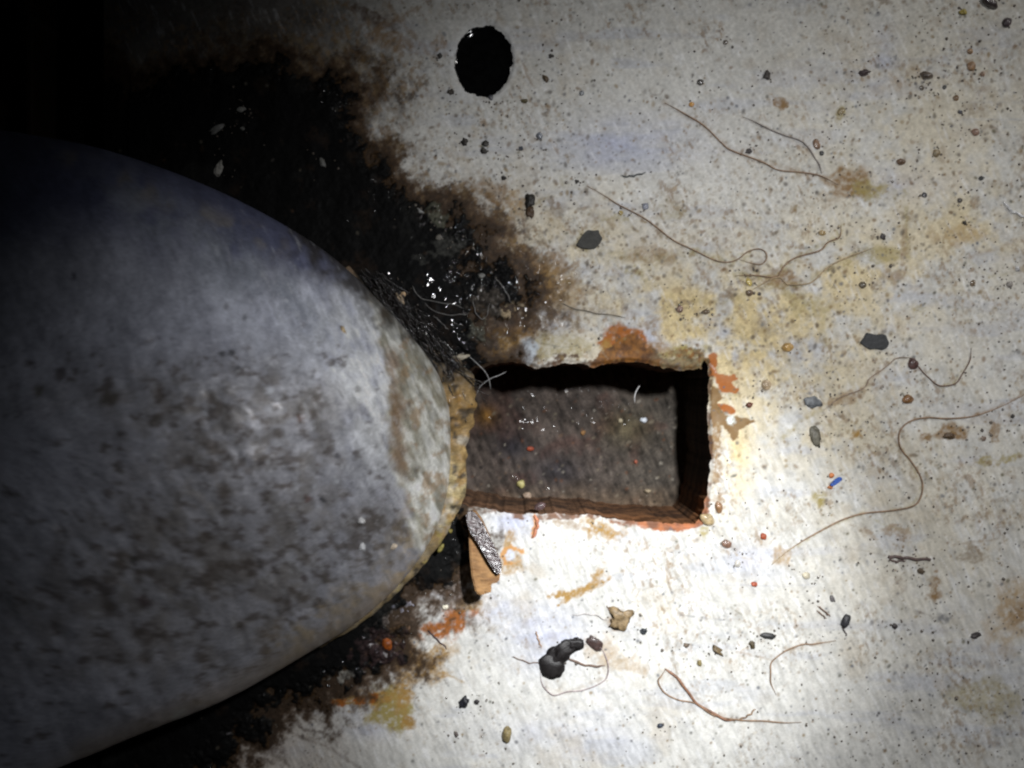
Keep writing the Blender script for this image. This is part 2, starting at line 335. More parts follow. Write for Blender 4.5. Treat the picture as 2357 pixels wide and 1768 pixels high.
rc_ = mixc(rc_, (.15, .125, .065), sstep(1490, 1540, X+20*fbm(X, Y, 14, 4, 140))*np.clip(.55+.8*fbm(X, Y, 9, 4, 141, .7), 0, 1))
rc_ = rc_*(1+.35*fbm(X, Y, 6, 3, 142)[..., None])
m = sstep(3, -4, d)*.95*np.clip(1.2-sstep(1500, 1540, X)*sstep(.1, .6, fbm(X, Y, 13, 4, 143, .7)), 0, 1); m = np.clip(m, 0, .96); C = C*(1-m[..., None])+rc_*m[..., None]
d = sd_poly(X, Y, [(1120, 770), (1150, 750), (1190, 770), (1192, 800), (1180, 830), (1150, 845), (1120, 830)])+fbm(X, Y, 18, 5, 132, .7)*14
C = mixc(C, (.15, .085, .02), sstep(4, -6, d)*.9*sstep(-.5, .3, fbm(X, Y, 9, 3, 133)+.2))
C = mixc(C, (0.40, 0.44, 0.48), blob(X, Y, 1214, 806, 26, 26, 0, 7, .12, 20))
C = mixc(C, (0.06, 0.035, 0.02), blob(X, Y, 1200, 745, 45, 12, .3, 134, .4)*.85)
# small pits, dots and dirt crumbs pressed into the paint
R = random.Random(4)
for k in range(11000):
    x = R.uniform(-50, 2410); y = R.uniform(-50, 1820)
    pr = 0.35+0.5*math.exp(-((x-1150)/260)**2-((y-420)/260)**2)+0.35*(x > 1900)+0.3*math.exp(-((x-1750)/260)**2-((y-820)/260)**2)
    if R.random() > pr: continue
    r = 1.7+abs(R.gauss(0, .8))+(1.5 if R.random() < .06 else 0)
    c = R.choice([(.08, .08, .06), (.11, .10, .06), (.06, .06, .07), (.17, .11, .05), (.13, .13, .12), (.22, .16, .08), (.09, .1, .12)])
    splat(C, X1, Y1, x, y, r, c, R.uniform(.35, .9), R.uniform(.6, 1.4), R.uniform(0, 3))
for k in range(1500):      # denser dirt in the stained areas
    a_ = R.choice([(1180, 470, 170, 120), (1700, 740, 200, 120), (1150, 250, 220, 180), (2150, 300, 180, 200), (1900, 640, 200, 90), (1330, 600, 160, 90), (2000, 950, 250, 100), (1650, 420, 300, 150)])
    splat(C, X1, Y1, R.gauss(a_[0], a_[2]), R.gauss(a_[1], a_[3]), R.uniform(2.2, 5), R.choice([(.15, .09, .04), (.10, .07, .04), (.2, .14, .06), (.07, .06, .05)]), R.uniform(.3, .75), R.uniform(.5, 1.5), R.uniform(0, 3))
for k in range(240):       # soft brown spots
    x = R.uniform(1150, 2400); y = R.uniform(-20, 1800)
    splat(C, X1, Y1, x, y, R.uniform(4, 14), R.choice([(.25, .18, .1), (.3, .22, .12), (.2, .16, .12)]), R.uniform(.08, .25), R.uniform(.5, 1.6), R.uniform(0, 3))
for k in range(700):       # short diagonal scratches
    x = R.uniform(500, 2400); y = R.uniform(1150, 1800) if R.random() < .7 else R.uniform(0, 1150)
    L_ = R.uniform(4, 14); c = R.choice([(.16, .15, .15), (.2, .2, .24), (.8, .8, .8), (.3, .26, .2)])
    for q in range(int(L_)):
        splat(C, X1, Y1, x+q*1.6, y+q*2.3*R.uniform(.8, 1.1), 1.5, c, .28)
# faint drawn-out lines left by hairs and wiping
for P, wd, c, a in [
    ([(1352, 428), (1422, 470), (1485, 505), (1548, 553), (1596, 576), (1643, 598)], 5, BR, .35), ([(1565, 1415), (1625, 1423), (1669, 1428)], 4, (.15, .15, .16), .6),
    ([(1682, 1398), (1707, 1415)], 3, (.15, .14, .1), .7), ([(1430, 404), (1450, 405), (1484, 398)], 3, (.06, .07, .07), .85), ([(2110, 1408), (2125, 1412), (2140, 1416), (2148, 1424)], 5, DB, .7),
    ([(1245, 790), (1300, 800), (1330, 795)], 3, (.1, .1, .08), .6), ([(1300, 710), (1350, 720), (1420, 730)], 3, (.14, .12, .09), .5),
    ([(1495, 208), (1498, 216), (1508, 220), (1520, 218), (1526, 208)], 3, (.1, .07, .05), .7), ([(1657, 1345), (1800, 1350), (1880, 1345)], 3, (.25, .26, .3), .4),
    ([(1020, 1550), (1040, 1558), (1066, 1570)], 5, OC, .8),
    ([(1528, 237), (1620, 290), (1685, 348), (1752, 373), (1847, 399), (1900, 410)], 10, BR, .35), ([(1708, 269), (1806, 312), (1872, 358), (1885, 380)], 7, BR, .25), ([(1596, 576), (1675, 603), (1722, 590)], 12, OL, .5),
    ([(1690, 634), (1782, 638), (1833, 594), (1929, 547), (1935, 519)], 11, OL, .5), ([(1750, 660), (1850, 656), (1910, 614), (2000, 573), (2083, 575)], 11, OL, .4), ([(1600, 580), (1500, 600), (1420, 590), (1330, 560)], 20, OL, .3),
    ([(1723, 675), (1660, 700), (1600, 690)], 9, OL, .4), ([(2085, 480), (2088, 530), (2090, 590)], 9, OL, .45), ([(1894, 943), (1840, 970), (1800, 1010)], 9, OL, .4), ([(1530, 1540), (1580, 1588), (1641, 1642), (1700, 1658), (1800, 1664)], 8, BR, .35),
    ([(2070, 1022), (2094, 1057), (2125, 1117), (2100, 1165), (2053, 1174)], 6, OL, .35), ([(1250, 1545), (1260, 1585), (1308, 1595), (1394, 1560), (1400, 1510)], 7, BR, .3), ([(1910, 700), (1890, 740), (1900, 800)], 14, OL, .3),
    ([(2357, 620), (2280, 640), (2230, 600)], 8, OL, .3), ([(2357, 545), (2290, 575), (2230, 590)], 8, BR, .35), ([(1160, 700), (1230, 690), (1290, 640)], 16, BR, .6), ([(960, 20), (880, 60), (830, 140)], 14, BR, .6), ([(880, 0), (940, 70), (1010, 150)], 10, BR, .5), ([(1700, 1500), (1774, 1519), (1809, 1497), (1923, 1475)], 4, BR, .5), ([(2040, 1280), (2000, 1270), (1950, 1262)], 3, (.25, .22, .18), .4),
    ([(2242, 956), (2306, 934), (2357, 908)], 6, BR, .6), ([(1780, 1297), (1809, 1272), (1904, 1215), (1989, 1180)], 5, OL, .5), ([(2010, 1195), (2040, 1210), (2075, 1218)], 4, OL, .4),
    ([(1935, 915), (1986, 892), (2049, 835)], 5, BR, .35), ([(2163, 889), (2195, 883), (2227, 835)], 5, OL, .45), ([(2247, 1185), (2262, 1205), (2250, 1230)], 3, BR, .4),
    ([(2190, 1255), (2240, 1248), (2288, 1243)], 4, BR, .5), ([(1620, 1205), (1650, 1235), (1700, 1280), (1760, 1297)], 3, (.35, .30, .22), .5),
    ([(600, 1660), (680, 1690), (760, 1720), (830, 1768)], 7, (.12, .09, .07), .6), ([(540, 1720), (640, 1740), (700, 1790)], 6, (.10, .08, .06), .6), ([(650, 1640), (700, 1680), (780, 1690)], 6, (.08, .06, .05), .7),
    ([(2265, 165), (2150, 236), (2010, 236)], 3, (.3, .3, .3), .0), ([(2210, 235), (2357, 236)], 4, (.33, .33, .33), .5), ([(2210, 275), (2357, 275)], 4, (.33, .35, .38), .5)]:
    x0 = min(p[0] for p in P)-30; x1_ = max(p[0] for p in P)+30; y0 = min(p[1] for p in P)-30; y1_ = max(p[1] for p in P)+30
    i0, i1 = np.searchsorted(X1, [x0, x1_]); j0, j1 = np.searchsorted(Y1, [y0, y1_])
    gx, gy = X[j0:j1, i0:i1], Y[j0:j1, i0:i1]
    d = sd_line(gx, gy, P)+fbm(gx, gy, 10, 3, 44)*wd*.5
    mm = sstep(wd, 0, d)*a*np.clip(.75+.6*fbm(gx, gy, 7, 3, 144), .1, 1)
    C[j0:j1, i0:i1] = mixc(C[j0:j1, i0:i1], c, mm)
# fringe of the hole is rubbed pale
C = mixc(C, (.55, .56, .56), np.clip(sstep(14, 3, np.abs(sd_hole-6))*.35, 0, 1))
C = mixc(C, (.052, .031, .017), sstep(-80, -2, mk+34*fbm(X, Y, 14, 5, 49, .75))*.93)
C = mixc(C, (.03, .02, .013), sstep(-22, 2, mk)*.9)
C = np.clip(C, .006, .8)
# relief
Z = .7*fbm(X, Y, 30, 3, 45)+4*fbm(X, Y, 260, 3, 46)+.3*sstep(-.1, .5, streak(X, Y, 8, 2.5, 2, 47))
Z += -6*sstep(9, 0, sd_slot)-4*sstep(8, 0, sd_hole)
groove = sstep(85, 100, X)*sstep(238, 222, X)*sstep(-2300, -100, -np.abs(Y))
Z -= 150*groove
Z += 26*sstep(66, 74, X)*sstep(98, 90, X)
C = mixc(C, (.012, .012, .011), groove)

nx, ny = len(X1), len(Y1)
idx = np.arange(nx*ny).reshape(ny, nx)
quads = np.stack((idx[:-1, :-1], idx[:-1, 1:], idx[1:, 1:], idx[1:, :-1]), -1).reshape(-1, 4)
sdf = sd_cut.ravel()
keep = sdf[quads].mean(1) > 0
kq, dq = quads[keep], quads[~keep]
gy_, gx_ = np.gradient(sd_cut, Y1, X1)
onb = np.zeros(nx*ny, bool); onb[np.intersect1d(kq.ravel(), dq.ravel())] = True
gl = np.hypot(gx_, gy_).ravel()+1e-6
stepv = np.clip(sdf/gl, -2.6, 2.6)
PX = X.ravel()-np.where(onb, stepv*gx_.ravel()/gl, 0); PY = Y.ravel()-np.where(onb, stepv*gy_.ravel()/gl, 0)
PZ = Z.ravel()
used = np.zeros(nx*ny, bool); used[kq.ravel()] = True
remap = np.cumsum(used)-1
WA = np.clip(0*X+.2*G(1230, 690, 60, 60)+.0*X, 0, 1)
plate = mesh_np('steel_plate', np.column_stack((PX, PY, PZ))[used], remap[kq], M_plate, col=np.concatenate((C, WA[..., None]), -1).reshape(-1, 4)[used])
tag(plate, kind='structure')
# cut walls
def edges_of(q):
    e = np.concatenate((q[:, [0, 1]], q[:, [1, 2]], q[:, [2, 3]], q[:, [3, 0]])); return e
ek = edges_of(kq); ek = ek[onb[ek].all(1)]; ed = edges_of(dq)
key = lambda e: np.minimum(e[:, 0], e[:, 1]).astype(np.int64)*(nx*ny)+np.maximum(e[:, 0], e[:, 1])
be = ek[np.isin(key(ek), key(ed))]
def wall(name, sel, levels, colf, m):
    e = be[sel(PX[be].mean(1), PY[be].mean(1))]
    vid = np.unique(e); mp = {v: i for i, v in enumerate(vid)}; n = len(vid)
    vs, cs = [], []
    for z, off in levels:
        vs.append(np.column_stack((PX[vid]+rng.rand(n)*off, PY[vid]+rng.rand(n)*off, (PZ[vid] if z == 0 else np.full(n, z)))))
        cs.append(colf(PX[vid], PY[vid], z))
    ei = np.array([[mp[a], mp[b]] for a, b in e])
    f = np.concatenate([np.column_stack((ei[:, 0]+n*k, ei[:, 0]+n*(k+1), ei[:, 1]+n*(k+1), ei[:, 1]+n*k)) for k in range(len(levels)-1)])
    o = mesh_np(name, np.concatenate(vs), f, m, plate, np.concatenate(cs)); return o
def slotcol(x, y, z):
    n = sstep(-.5, .6, fbm(x+y*.3, z*1.6+y*.4, 30, 5, 60))
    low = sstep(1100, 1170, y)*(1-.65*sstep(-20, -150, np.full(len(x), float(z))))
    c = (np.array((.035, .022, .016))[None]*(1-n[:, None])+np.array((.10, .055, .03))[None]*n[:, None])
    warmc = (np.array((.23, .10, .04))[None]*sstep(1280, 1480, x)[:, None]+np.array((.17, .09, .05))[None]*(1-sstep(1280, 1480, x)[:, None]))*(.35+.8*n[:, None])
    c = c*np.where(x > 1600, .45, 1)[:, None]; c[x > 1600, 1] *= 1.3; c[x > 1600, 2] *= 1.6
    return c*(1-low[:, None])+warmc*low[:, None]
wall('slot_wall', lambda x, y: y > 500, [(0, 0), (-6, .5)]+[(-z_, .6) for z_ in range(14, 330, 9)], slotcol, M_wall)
wall('hole_wall', lambda x, y: y < 500, [(0, 0), (-8, 1), (-20, 1), (-60, 1)], lambda x, y, z: np.full((len(x), 3), .02), M_wall)

# floor of the recess
fx = np.arange(960, 1780, 3.5); fy = np.arange(780, 1290, 3.5)
FX, FY = np.meshgrid(fx, fy)
FC = np.zeros(FX.shape+(3,), np.float32)+np.array((.050, .040, .034), np.float32)
FC *= (1+.35*fbm(FX, FY, 60, 5, 70))[..., None]
FC = mixc(FC, (.045, .04, .032), sstep(1350, 1560, FX+40*fbm(FX, FY, 60, 4, 71))*.6)
FC = mixc(FC, (.04, .02, .016), sstep(.1, .8, fbm(FX, FY, 70, 4, 72))*.6)
FC = mixc(FC, (.055, .045, .022), np.exp(-((FX-1480)/60)**2-((FY-1000)/45)**2)*.7)
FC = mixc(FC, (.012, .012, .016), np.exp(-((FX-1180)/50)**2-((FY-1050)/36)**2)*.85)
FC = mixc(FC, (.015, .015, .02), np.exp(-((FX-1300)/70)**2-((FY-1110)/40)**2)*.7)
FC = mixc(FC, (.14, .07, .015), np.exp(-((FX-1108)/26)**2-((FY-968)/24)**2)*.9)
FC = mixc(FC, (.08, .055, .035), sstep(1130, 1210, FY+14*fbm(FX, FY, 40, 3, 73))*.7)
FC *= (1+.5*streak(FX, FY, 7, 4, 3, 76)+.4*fbm(FX, FY, 18, 4, 77))[..., None]
for k in range(480):
    splat(FC, fx, fy, R.uniform(1000, 1740), R.uniform(800, 1250), R.uniform(1.8, 4.5), R.choice([(.13, .11, .08), (.09, .06, .04), (.006, .006, .006), (.01, .008, .006), (.09, .04, .02), (.2, .18, .15)]), R.uniform(.25, .8), R.uniform(.5, 1.5), 1.1)
FZ = -300+5*fbm(FX, FY, 120, 2, 74)+.3*fbm(FX, FY, 14, 3, 75)
fi = np.arange(FX.size).reshape(FX.shape)
fq = np.stack((fi[:-1, :-1], fi[:-1, 1:], fi[1:, 1:], fi[1:, :-1]), -1).reshape(-1, 4)
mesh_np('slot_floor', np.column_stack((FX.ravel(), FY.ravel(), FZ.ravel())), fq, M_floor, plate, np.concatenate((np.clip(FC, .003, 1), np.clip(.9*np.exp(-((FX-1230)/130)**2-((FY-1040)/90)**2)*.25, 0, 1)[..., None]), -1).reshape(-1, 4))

# ------------------------------------------------------------------ sludge
lump = fbm(X, Y, 40, 5, 80, .6); fine = fbm(X, Y, 11, 3, 81)
fib = streak(X, Y, 6, 6.0, 3, 82)
SH = np.clip(mk, -6, 60)*0.22+np.clip(mk, 0, 26)/26*(lump*2.6+fine*.25+fib*.3)-1.5
SH = np.where(sd_slot < 6, -30, SH)
SH = SH - 60*groove
SH = np.where((X < 300) & (Y < 420), SH-8, SH)
SC = np.zeros(X.shape+(3,), np.float32)+np.array((.0045, .0045, .0045), np.float32)
SC = mixc(SC, (.016, .011, .008), sstep(.3, .8, fbm(X, Y, 60, 5, 83, .65))*.7)
SC = mixc(SC, (.055, .032, .015), sstep(26, 0, mk+8*fbm(X, Y, 12, 4, 85))*.9)
SC = mixc(SC, (.014, .014, .013), sstep(.45, .9, fbm(X, Y, 90, 4, 84))*.6)
for (x, y, rx, ry, c, a) in [(1195, 735, 18, 24, (.30, .24, .16), .9), (1170, 715, 16, 10, (.28, .22, .14), .9), (1010, 500, 22, 26, (.08, .08, .06), .8), (1030, 570, 50, 20, (.05, .05, .045), .7), (880, 1500, 50, 40, (.05, .03, .03), .5), (960, 1400, 34, 20, (.22, .22, .27), .9),
                             (1020, 1370, 40, 20, (.2, .17, .15), .7), (985, 1380, 40, 22, (.25, .22, .2), .6), (790, 1560, 30, 12, (.18, .17, .15), .8), (1120, 700, 30, 40, (.07, .06, .05), .6),
                             (1110, 760, 22, 26, (.10, .10, .08), .6), (900, 1420, 40, 14, (.12, .10, .09), .6), (690, 1660, 60, 14, (.2, .18, .15), .6), (1010, 1420, 60, 16, (.2, .12, .08), .6)]:
    SC = mixc(SC, c, blob(X, Y, x, y, rx, ry, -.3, 90+int(x) % 7, .5, 16)*a)
for k in range(160):
    x = R.uniform(250, 1240); y = R.uniform(130, 900) if R.random() < .65 else R.uniform(1180, 1768)
    splat(SC, X1, Y1, x, y, R.uniform(1.5, 4.5), R.choice([(.05, .045, .04), (.1, .09, .07), (.03, .025, .02), (.06, .035, .02)]), R.uniform(.15, .6), R.uniform(.5, 1.4), R.uniform(0, 3))
sq = quads[(SH.ravel()[quads] > -1.4).any(1)]
inx = (X.ravel()[sq].mean(1) > -60) & (X.ravel()[sq].mean(1) < 2420) & (Y.ravel()[sq].mean(1) > -60) & (Y.ravel()[sq].mean(1) < 1830)
sq = sq[inx]
us = np.zeros(nx*ny, bool); us[sq.ravel()] = True; rm = np.cumsum(us)-1
sl_o = mesh_np('sludge', np.column_stack((X.ravel(), Y.ravel(), (SH+Z*.7).ravel()))[us], rm[sq], M_sludge, col=np.concatenate((SC, np.clip(.8*G(1020, 650, 105, 100)+.5*G(860, 1500, 180, 90)+.03, 0, 1)[..., None]), -1).reshape(-1, 4)[us])
tag(sl_o, 'wet black oily sludge caked on the plate along both edges of the grey rounded housing', 'sludge', kind='stuff')
def ground_z(x, y):
    i = int(np.clip(np.searchsorted(X1, x), 0, nx-1)); j = int(np.clip(np.searchsorted(Y1, y), 0, ny-1))
    return max(Z[j, i], SH[j, i]+Z[j, i]*.7 if SH[j, i] > -1.4 else -99)

# ------------------------------------------------------------------ grey housing
def catmull(P, n=10, closed=False):
    P = [np.array(p, float) for p in P]; out = []
    m = len(P) if closed else len(P)-1
    for i in range(m):
        if closed: p0, p1, p2, p3 = P[i-1], P[i], P[(i+1) % len(P)], P[(i+2) % len(P)]
        else: p0, p1, p2, p3 = P[max(i-1, 0)], P[i], P[i+1], P[min(i+2, len(P)-1)]
        for k in range(n):
            t = k/n
            out.append(.5*((2*p1)+(-p0+p2)*t+(2*p0-5*p1+4*p2-p3)*t*t+(-p0+3*p1-3*p2+p3)*t**3))
    if not closed: out.append(P[-1])
    return np.array(out)
ZW, H = 130.0, 500.0
SIL = [(-1500, 190), (-700, 200), (-200, 262), (0, 300), (250, 348), (500, 440), (690, 540), (800, 620), (880, 700), (950, 775), (1005, 850), (1035, 930), (1040, 1020), (1035, 1110),
       (1015, 1190), (975, 1270), (910, 1350), (830, 1420), (740, 1478), (560, 1582), (400, 1650), (200, 1738), (-100, 1850), (-600, 1990), (-1500, 2080)]
sil = catmull(SIL, 22)
fsc = np.interp(sil[:, 0], [-200, 300, 700, 1000], [.915, .925, .955, .985])
out2 = np.column_stack((CX+(sil[:, 0]-CX)*fsc, CY+(sil[:, 1]-CY)*fsc))
spx = np.clip(out2[:, 0], -1500, 330)
spx = -1500+(np.clip((out2[:, 0]+1500)/(1040+1500), 0, 1))**1.0*(1830)
spy = np.full(len(spx), 985.0)-np.interp(spx, [-1500, 0, 330], [0, 0, 10])
NR = 150; rings = []; t0 = math.radians(-48)
tt = np.concatenate((np.linspace(t0, 0, 22)[:-1], np.linspace(0, math.pi/2, NR)))
for t in tt:
    r = math.cos(t)**.76 if t >= 0 else math.cos(t)**.75
    zz = ZW+(H-ZW)*math.sin(t)**.86 if t >= 0 else ZW*(1+math.sin(t)/math.sin(-t0)) - 8
    tipdrop = np.interp(out2[:, 0], [500, 1030], [1.0, .55])
    x = spx+(out2[:, 0]-spx)*r; y = spy+(out2[:, 1]-spy)*r
    rings.append(np.column_stack((x, y, np.full(len(x), zz)*np.where(t < .2, tipdrop, tipdrop+(1-tipdrop)*min(1, max(0, (t-.2)/.9))))))
B = np.stack(rings)                                   # (ring, s, 3)
bx, by, bz = B[..., 0], B[..., 1], B[..., 2]
# image-plane position, used only to know which part of the paint is which
qx = CX+(bx-CX)*D/(D-bz); qy = CY+(by-CY)*D/(D-bz)
BZ = bz+3.0*fbm(qx, qy, 60, 4, 100)+1.2*streak(qx, qy, 12, 3, 3, 101)
BC = np.zeros(bx.shape+(3,), np.float32)+np.array((.33, .345, .41), np.float32)
BC *= (1+.16*fbm(qx, qy, 120, 4, 102)+.10*streak(qx, qy, 12, 3, 4, 103))[..., None]
def g2(x, y, rx, ry, rot=0):
    c, n = math.cos(rot), math.sin(rot); u = (qx-x)*c+(qy-y)*n; v = -(qx-x)*n+(qy-y)*c
    return np.exp(-(u/rx)**2-(v/ry)**2)
navy_shade = sstep(90, -130, qy-np.interp(qx, [0, 300, 480, 640, 780, 900], [560, 560, 540, 610, 650, 690])+50*fbm(qx, qy, 140, 5, 104))
sheen = np.clip(g2(740, 800, 230, 250)+.6*g2(560, 640, 140, 90), 0, 1)*sstep(-.9, .5, streak(qx, qy, 40, 2.5, 4, 145))
BC = mixc(BC, (.56, .59, .68), sheen*.8)  # sheen on the right shoulder, painted in as a paler colour
navy_shadow = sstep(40, -30, qy-np.interp(qx, [0, 480, 640, 760, 840], [560, 560, 600, 650, 660])+22*fbm(qx, qy, 60, 4, 146))*sstep(420, 560, qx)
BC = mixc(BC, (.085, .095, .17), np.clip(navy_shade*.92+navy_shadow*.8, 0, .93))  # shade on the upper shoulder, painted into the body colour as navy
band = np.exp(-((qy-(430+(qx-250)*.62))/70)**2)*sstep(150, 330, qx)*sstep(900, 650, qx)      # pale band across the upper flank
BC = mixc(BC, (.24, .26, .31), np.clip(band*sstep(-.5, .5, fbm(qx, qy, 40, 5, 105)+.15), 0, 1)*.85)
edge = np.exp(-((qy-(360+(qx-150)*.42))/26)**2)*sstep(60, 200, qx)*sstep(760, 560, qx)
BC = mixc(BC, (.24, .22, .19), edge*sstep(-.3, .5, fbm(qx, qy, 26, 4, 106))*.6)
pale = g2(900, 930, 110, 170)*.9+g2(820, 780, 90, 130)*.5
BC = mixc(BC, (.66, .68, .70), np.clip(pale*1.3, 0, 1)*sstep(-.6, .5, streak(qx, qy, 22, 2.2, 4, 107)+.2)*.9)  # lit tip flank painted brighter in the body colour
dirt = g2(560, 1130, 260, 230)+g2(420, 920, 330, 90)*.6+g2(640, 960, 110, 110)*.8+g2(400, 1400, 460, 230)*1.0+g2(900, 1250, 120, 90)*.5
dm = np.clip(dirt, 0, 1)*sstep(.0, .75, fbm(qx, qy, 38, 5, 108, .6)+.35)
BC = mixc(BC, (.085, .07, .055), dm*.58)
BC = mixc(BC, (.18, .165, .14), np.clip(dirt, 0, 1)*.45)
BC = mixc(BC, (.07, .055, .045), sstep(.35, .85, fbm(qx/1.5, qy, 20, 4, 109, .6)+.45*np.clip(dirt, 0, 1)-.12)*.75*sstep(720, 820, qy))
tan = sstep(40, -30, sd_line(qx, qy, [(905, 800), (930, 860), (905, 950), (895, 1070)])-0+22*fbm(qx, qy, 26, 4, 110))
BC = mixc(BC, (.13, .09, .045), tan*.9*sstep(.0, .5, .5+fbm(qx, qy, 20, 4, 111)))
near = sstep(130, 10, np.hypot(*(np.array([np.zeros_like(qx), sd_line(qx, qy, [(830, 640), (950, 760), (1040, 880), (1062, 1000), (1050, 1150), (980, 1290), (860, 1400), (700, 1500)])]))))
BC = mixc(BC, (.33, .25, .13), near*sstep(-.3, .6, fbm(qx, qy, 26, 5, 112, .6))*.75*sstep(780, 900, qy))
skx = qx-np.interp(qy, [650, 700, 800, 900, 1080, 1200, 1400], [820, 850, 878, 892, 905, 940, 990])
sk = sstep(-10, 14, skx+14*fbm(qx, qy, 26, 3, 135))*sstep(640, 700, qy)
st = sstep(-.6, .6, streak(qx, qy, 13, 3.0, 4, 136)); st2 = sstep(.0, .6, fbm(qx, qy, 24, 5, 137, .65))
skc = np.array((.27, .26, .20), np.float32)*(1-st[..., None])+np.array((.68, .69, .65), np.float32)*st[..., None]
skc = mixc(skc, (.28, .18, .08), st2*.75)
skc = mixc(skc, (.17, .10, .045), sstep(34, 4, np.abs(skx-16)+12*fbm(qx, qy, 20, 3, 138))*sstep(780, 830, qy)*sstep(1130, 1060, qy)*.85)
BC = BC*(1-sk[..., None]*.9)+skc*sk[..., None]*.9
BC = mixc(BC, (.035, .03, .024), sstep(60, 5, sd_line(qx, qy, [(690, 520), (800, 620), (860, 700), (960, 760)])+30*fbm(qx, qy, 24, 4, 113))*.85)
BC = mixc(BC, (.22, .18, .14), sstep(60, 0, sd_line(qx, qy, [(200, 1738), (400, 1650), (560, 1582), (740, 1478), (900, 1360)]))*.7)
for (x, y, r, c) in [(170, 637, 8, (.02, .02, .03)), (434, 1010, 7, (.03, .03, .03)), (744, 1151, 8, (.015, .015, .02)), (536, 813, 8, (.03, .03, .03)), (511, 813, 7, (.03, .03, .03)), (545, 849, 8, (.03, .03, .03)),
                     (775, 1050, 7, (.05, .05, .06)), (707, 1148, 10, (.10, .05, .04)), (690, 962, 9, (.10, .05, .03)), (576, 1034, 12, (.5, .5, .54)), (620, 900, 9, (.4, .42, .46)), (333, 1385, 14, (.05, .03, .03)),
                     (600, 1060, 10, (.06, .05, .05)), (308, 1290, 12, (.05, .045, .04)), (130, 1215, 10, (.4, .4, .44)), (700, 1330, 9, (.06, .04, .04)), (240, 1030, 14, (.07, .06, .05)), (270, 1075, 14, (.06, .05, .04)),
                     (360, 970, 16, (.08, .07, .06)), (140, 860, 16, (.09, .08, .08)), (250, 920, 20, (.10, .09, .08)), (90, 900, 14, (.1, .09, .07)), (420, 1650, 22, (.3, .31, .3))]:
    mm = sstep(1.2, .6, np.hypot(qx-x, (qy-y))/r+.5*fbm(qx, qy, 8, 3, 115)); BC = mixc(BC, c, mm*.8)
rr = random.Random(9)
for k in range(170):
    x = rr.uniform(0, 980); y = rr.uniform(700, 1600); r = rr.uniform(2.5, 7); c = rr.choice([(.06, .05, .04), (.08, .06, .05), (.4, .42, .46), (.05, .05, .05)])
    sel = (np.abs(qx-x) < 12) & (np.abs(qy-y) < 12)
    if sel.any():
        mm = sstep(1.3, .5, np.hypot(qx[sel]-x, (qy[sel]-y)*.7)/r)*rr.uniform(.2, .6)
        BC[sel] = BC[sel]*(1-mm[:, None])+np.array(c)*mm[:, None]
BC *= (1+(.14+.16*sstep(500, 900, qx))*streak(qx, qy, 6, 4.5, 3, 116)+.12*fbm(qx, qy, 7, 3, 117)+.10*streak(qx, qy, 22, 4, 3, 118))[..., None]
BC = mixc(BC, (.62, .64, .68), sstep(.55, .95, streak(qx, qy, 6, 5, 3, 119)+.15*band)*.3*sstep(300, 700, qx))
BC = np.clip(BC, .004, .7)
nr, ns = bx.shape
bi = np.arange(nr*ns).reshape(nr, ns)
bq = np.stack((bi[:-1, :-1], bi[1:, :-1], bi[1:, 1:], bi[:-1, 1:]), -1).reshape(-1, 4)[:, ::-1]
house = empty('rounded_housing', 0, 0); house.location = V(600, 985, 0)
tag(house, 'large grey-blue painted rounded housing reaching in from the left, stained with brown dirt', 'housing')
def child(o, par):                                 # keep world place
    bpy.context.view_layer.update(); o.parent = par; o.matrix_parent_inverse = par.matrix_world.inverted()
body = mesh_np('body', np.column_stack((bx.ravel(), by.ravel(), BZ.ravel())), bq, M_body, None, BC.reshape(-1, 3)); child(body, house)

# tube helper (u coordinates), colour per point
def tube(P, rad, n=8, colf=None, flat=1.0, seed=0, wob=0.0):
    P = np.array(P, float); m = len(P)
    T = np.gradient(P, axis=0); T /= np.linalg.norm(T, axis=1)[:, None]+1e-9
    up = np.array((0, 0, 1.0)); S = np.cross(T, up); S /= np.linalg.norm(S, axis=1)[:, None]+1e-9
    U = np.cross(S, T)
    rad = np.broadcast_to(rad, (m,)); th = np.linspace(0, 2*math.pi, n, endpoint=False)
    vs = []
    for i in range(m):
        for a in th:
            r = rad[i]
            q = P[i]+S[i]*math.cos(a)*r+U[i]*math.sin(a)*r*flat
            if wob: q = q+(S[i]*math.cos(a)+U[i]*math.sin(a))*r*wob*mnoise.noise(Vector((q[0]/22, q[1]/22, q[2]/14+seed)))*1.6
            vs.append(q)
    fs = [(i*n+j, i*n+(j+1) % n, (i+1)*n+(j+1) % n, (i+1)*n+j) for i in range(m-1) for j in range(n)]
    vs += [P[0], P[-1]]; a0, a1 = m*n, m*n+1
    fs += [(a0, (j+1) % n, j) for j in range(n)]+[(a1, (m-1)*n+j, (m-1)*n+(j+1) % n) for j in range(n)]
    return np.array(vs), [tuple(reversed(f)) for f in fs]

RIM = [(800, 625, 14, 10), (850, 690, 20, 14), (905, 745, 24, 16), (965, 795, 26, 20), (1012, 840, 30, 24), (1046, 880, 42, 24), (1056, 940, 42, 26), (1050, 1000, 30, 24), (1044, 1060, 30, 24),
       (1042, 1120, 28, 24), (1030, 1170, 24, 24), (1008, 1225, 18, 20), (962, 1290, 14, 16), (898, 1360, 12, 14), (825, 1420, 11, 12), (740, 1474, 8, 10)]
rp = catmull(RIM, 16)
pts = np.column_stack((rp[:, 0], rp[:, 1], rp[:, 3]+26))
vs, fs = tube(pts, rp[:, 2], 36, flat=.7, wob=.2)
vx, vy = vs[:, 0], vs[:, 1]
rc = np.zeros((len(vs), 3))+np.array((.23, .15, .06))
def rmix(c, m): 
    global rc
    rc = rc*(1-m[:, None])+np.array(c)*m[:, None]
rmix((.07, .055, .035), sstep(905, 850, vy))
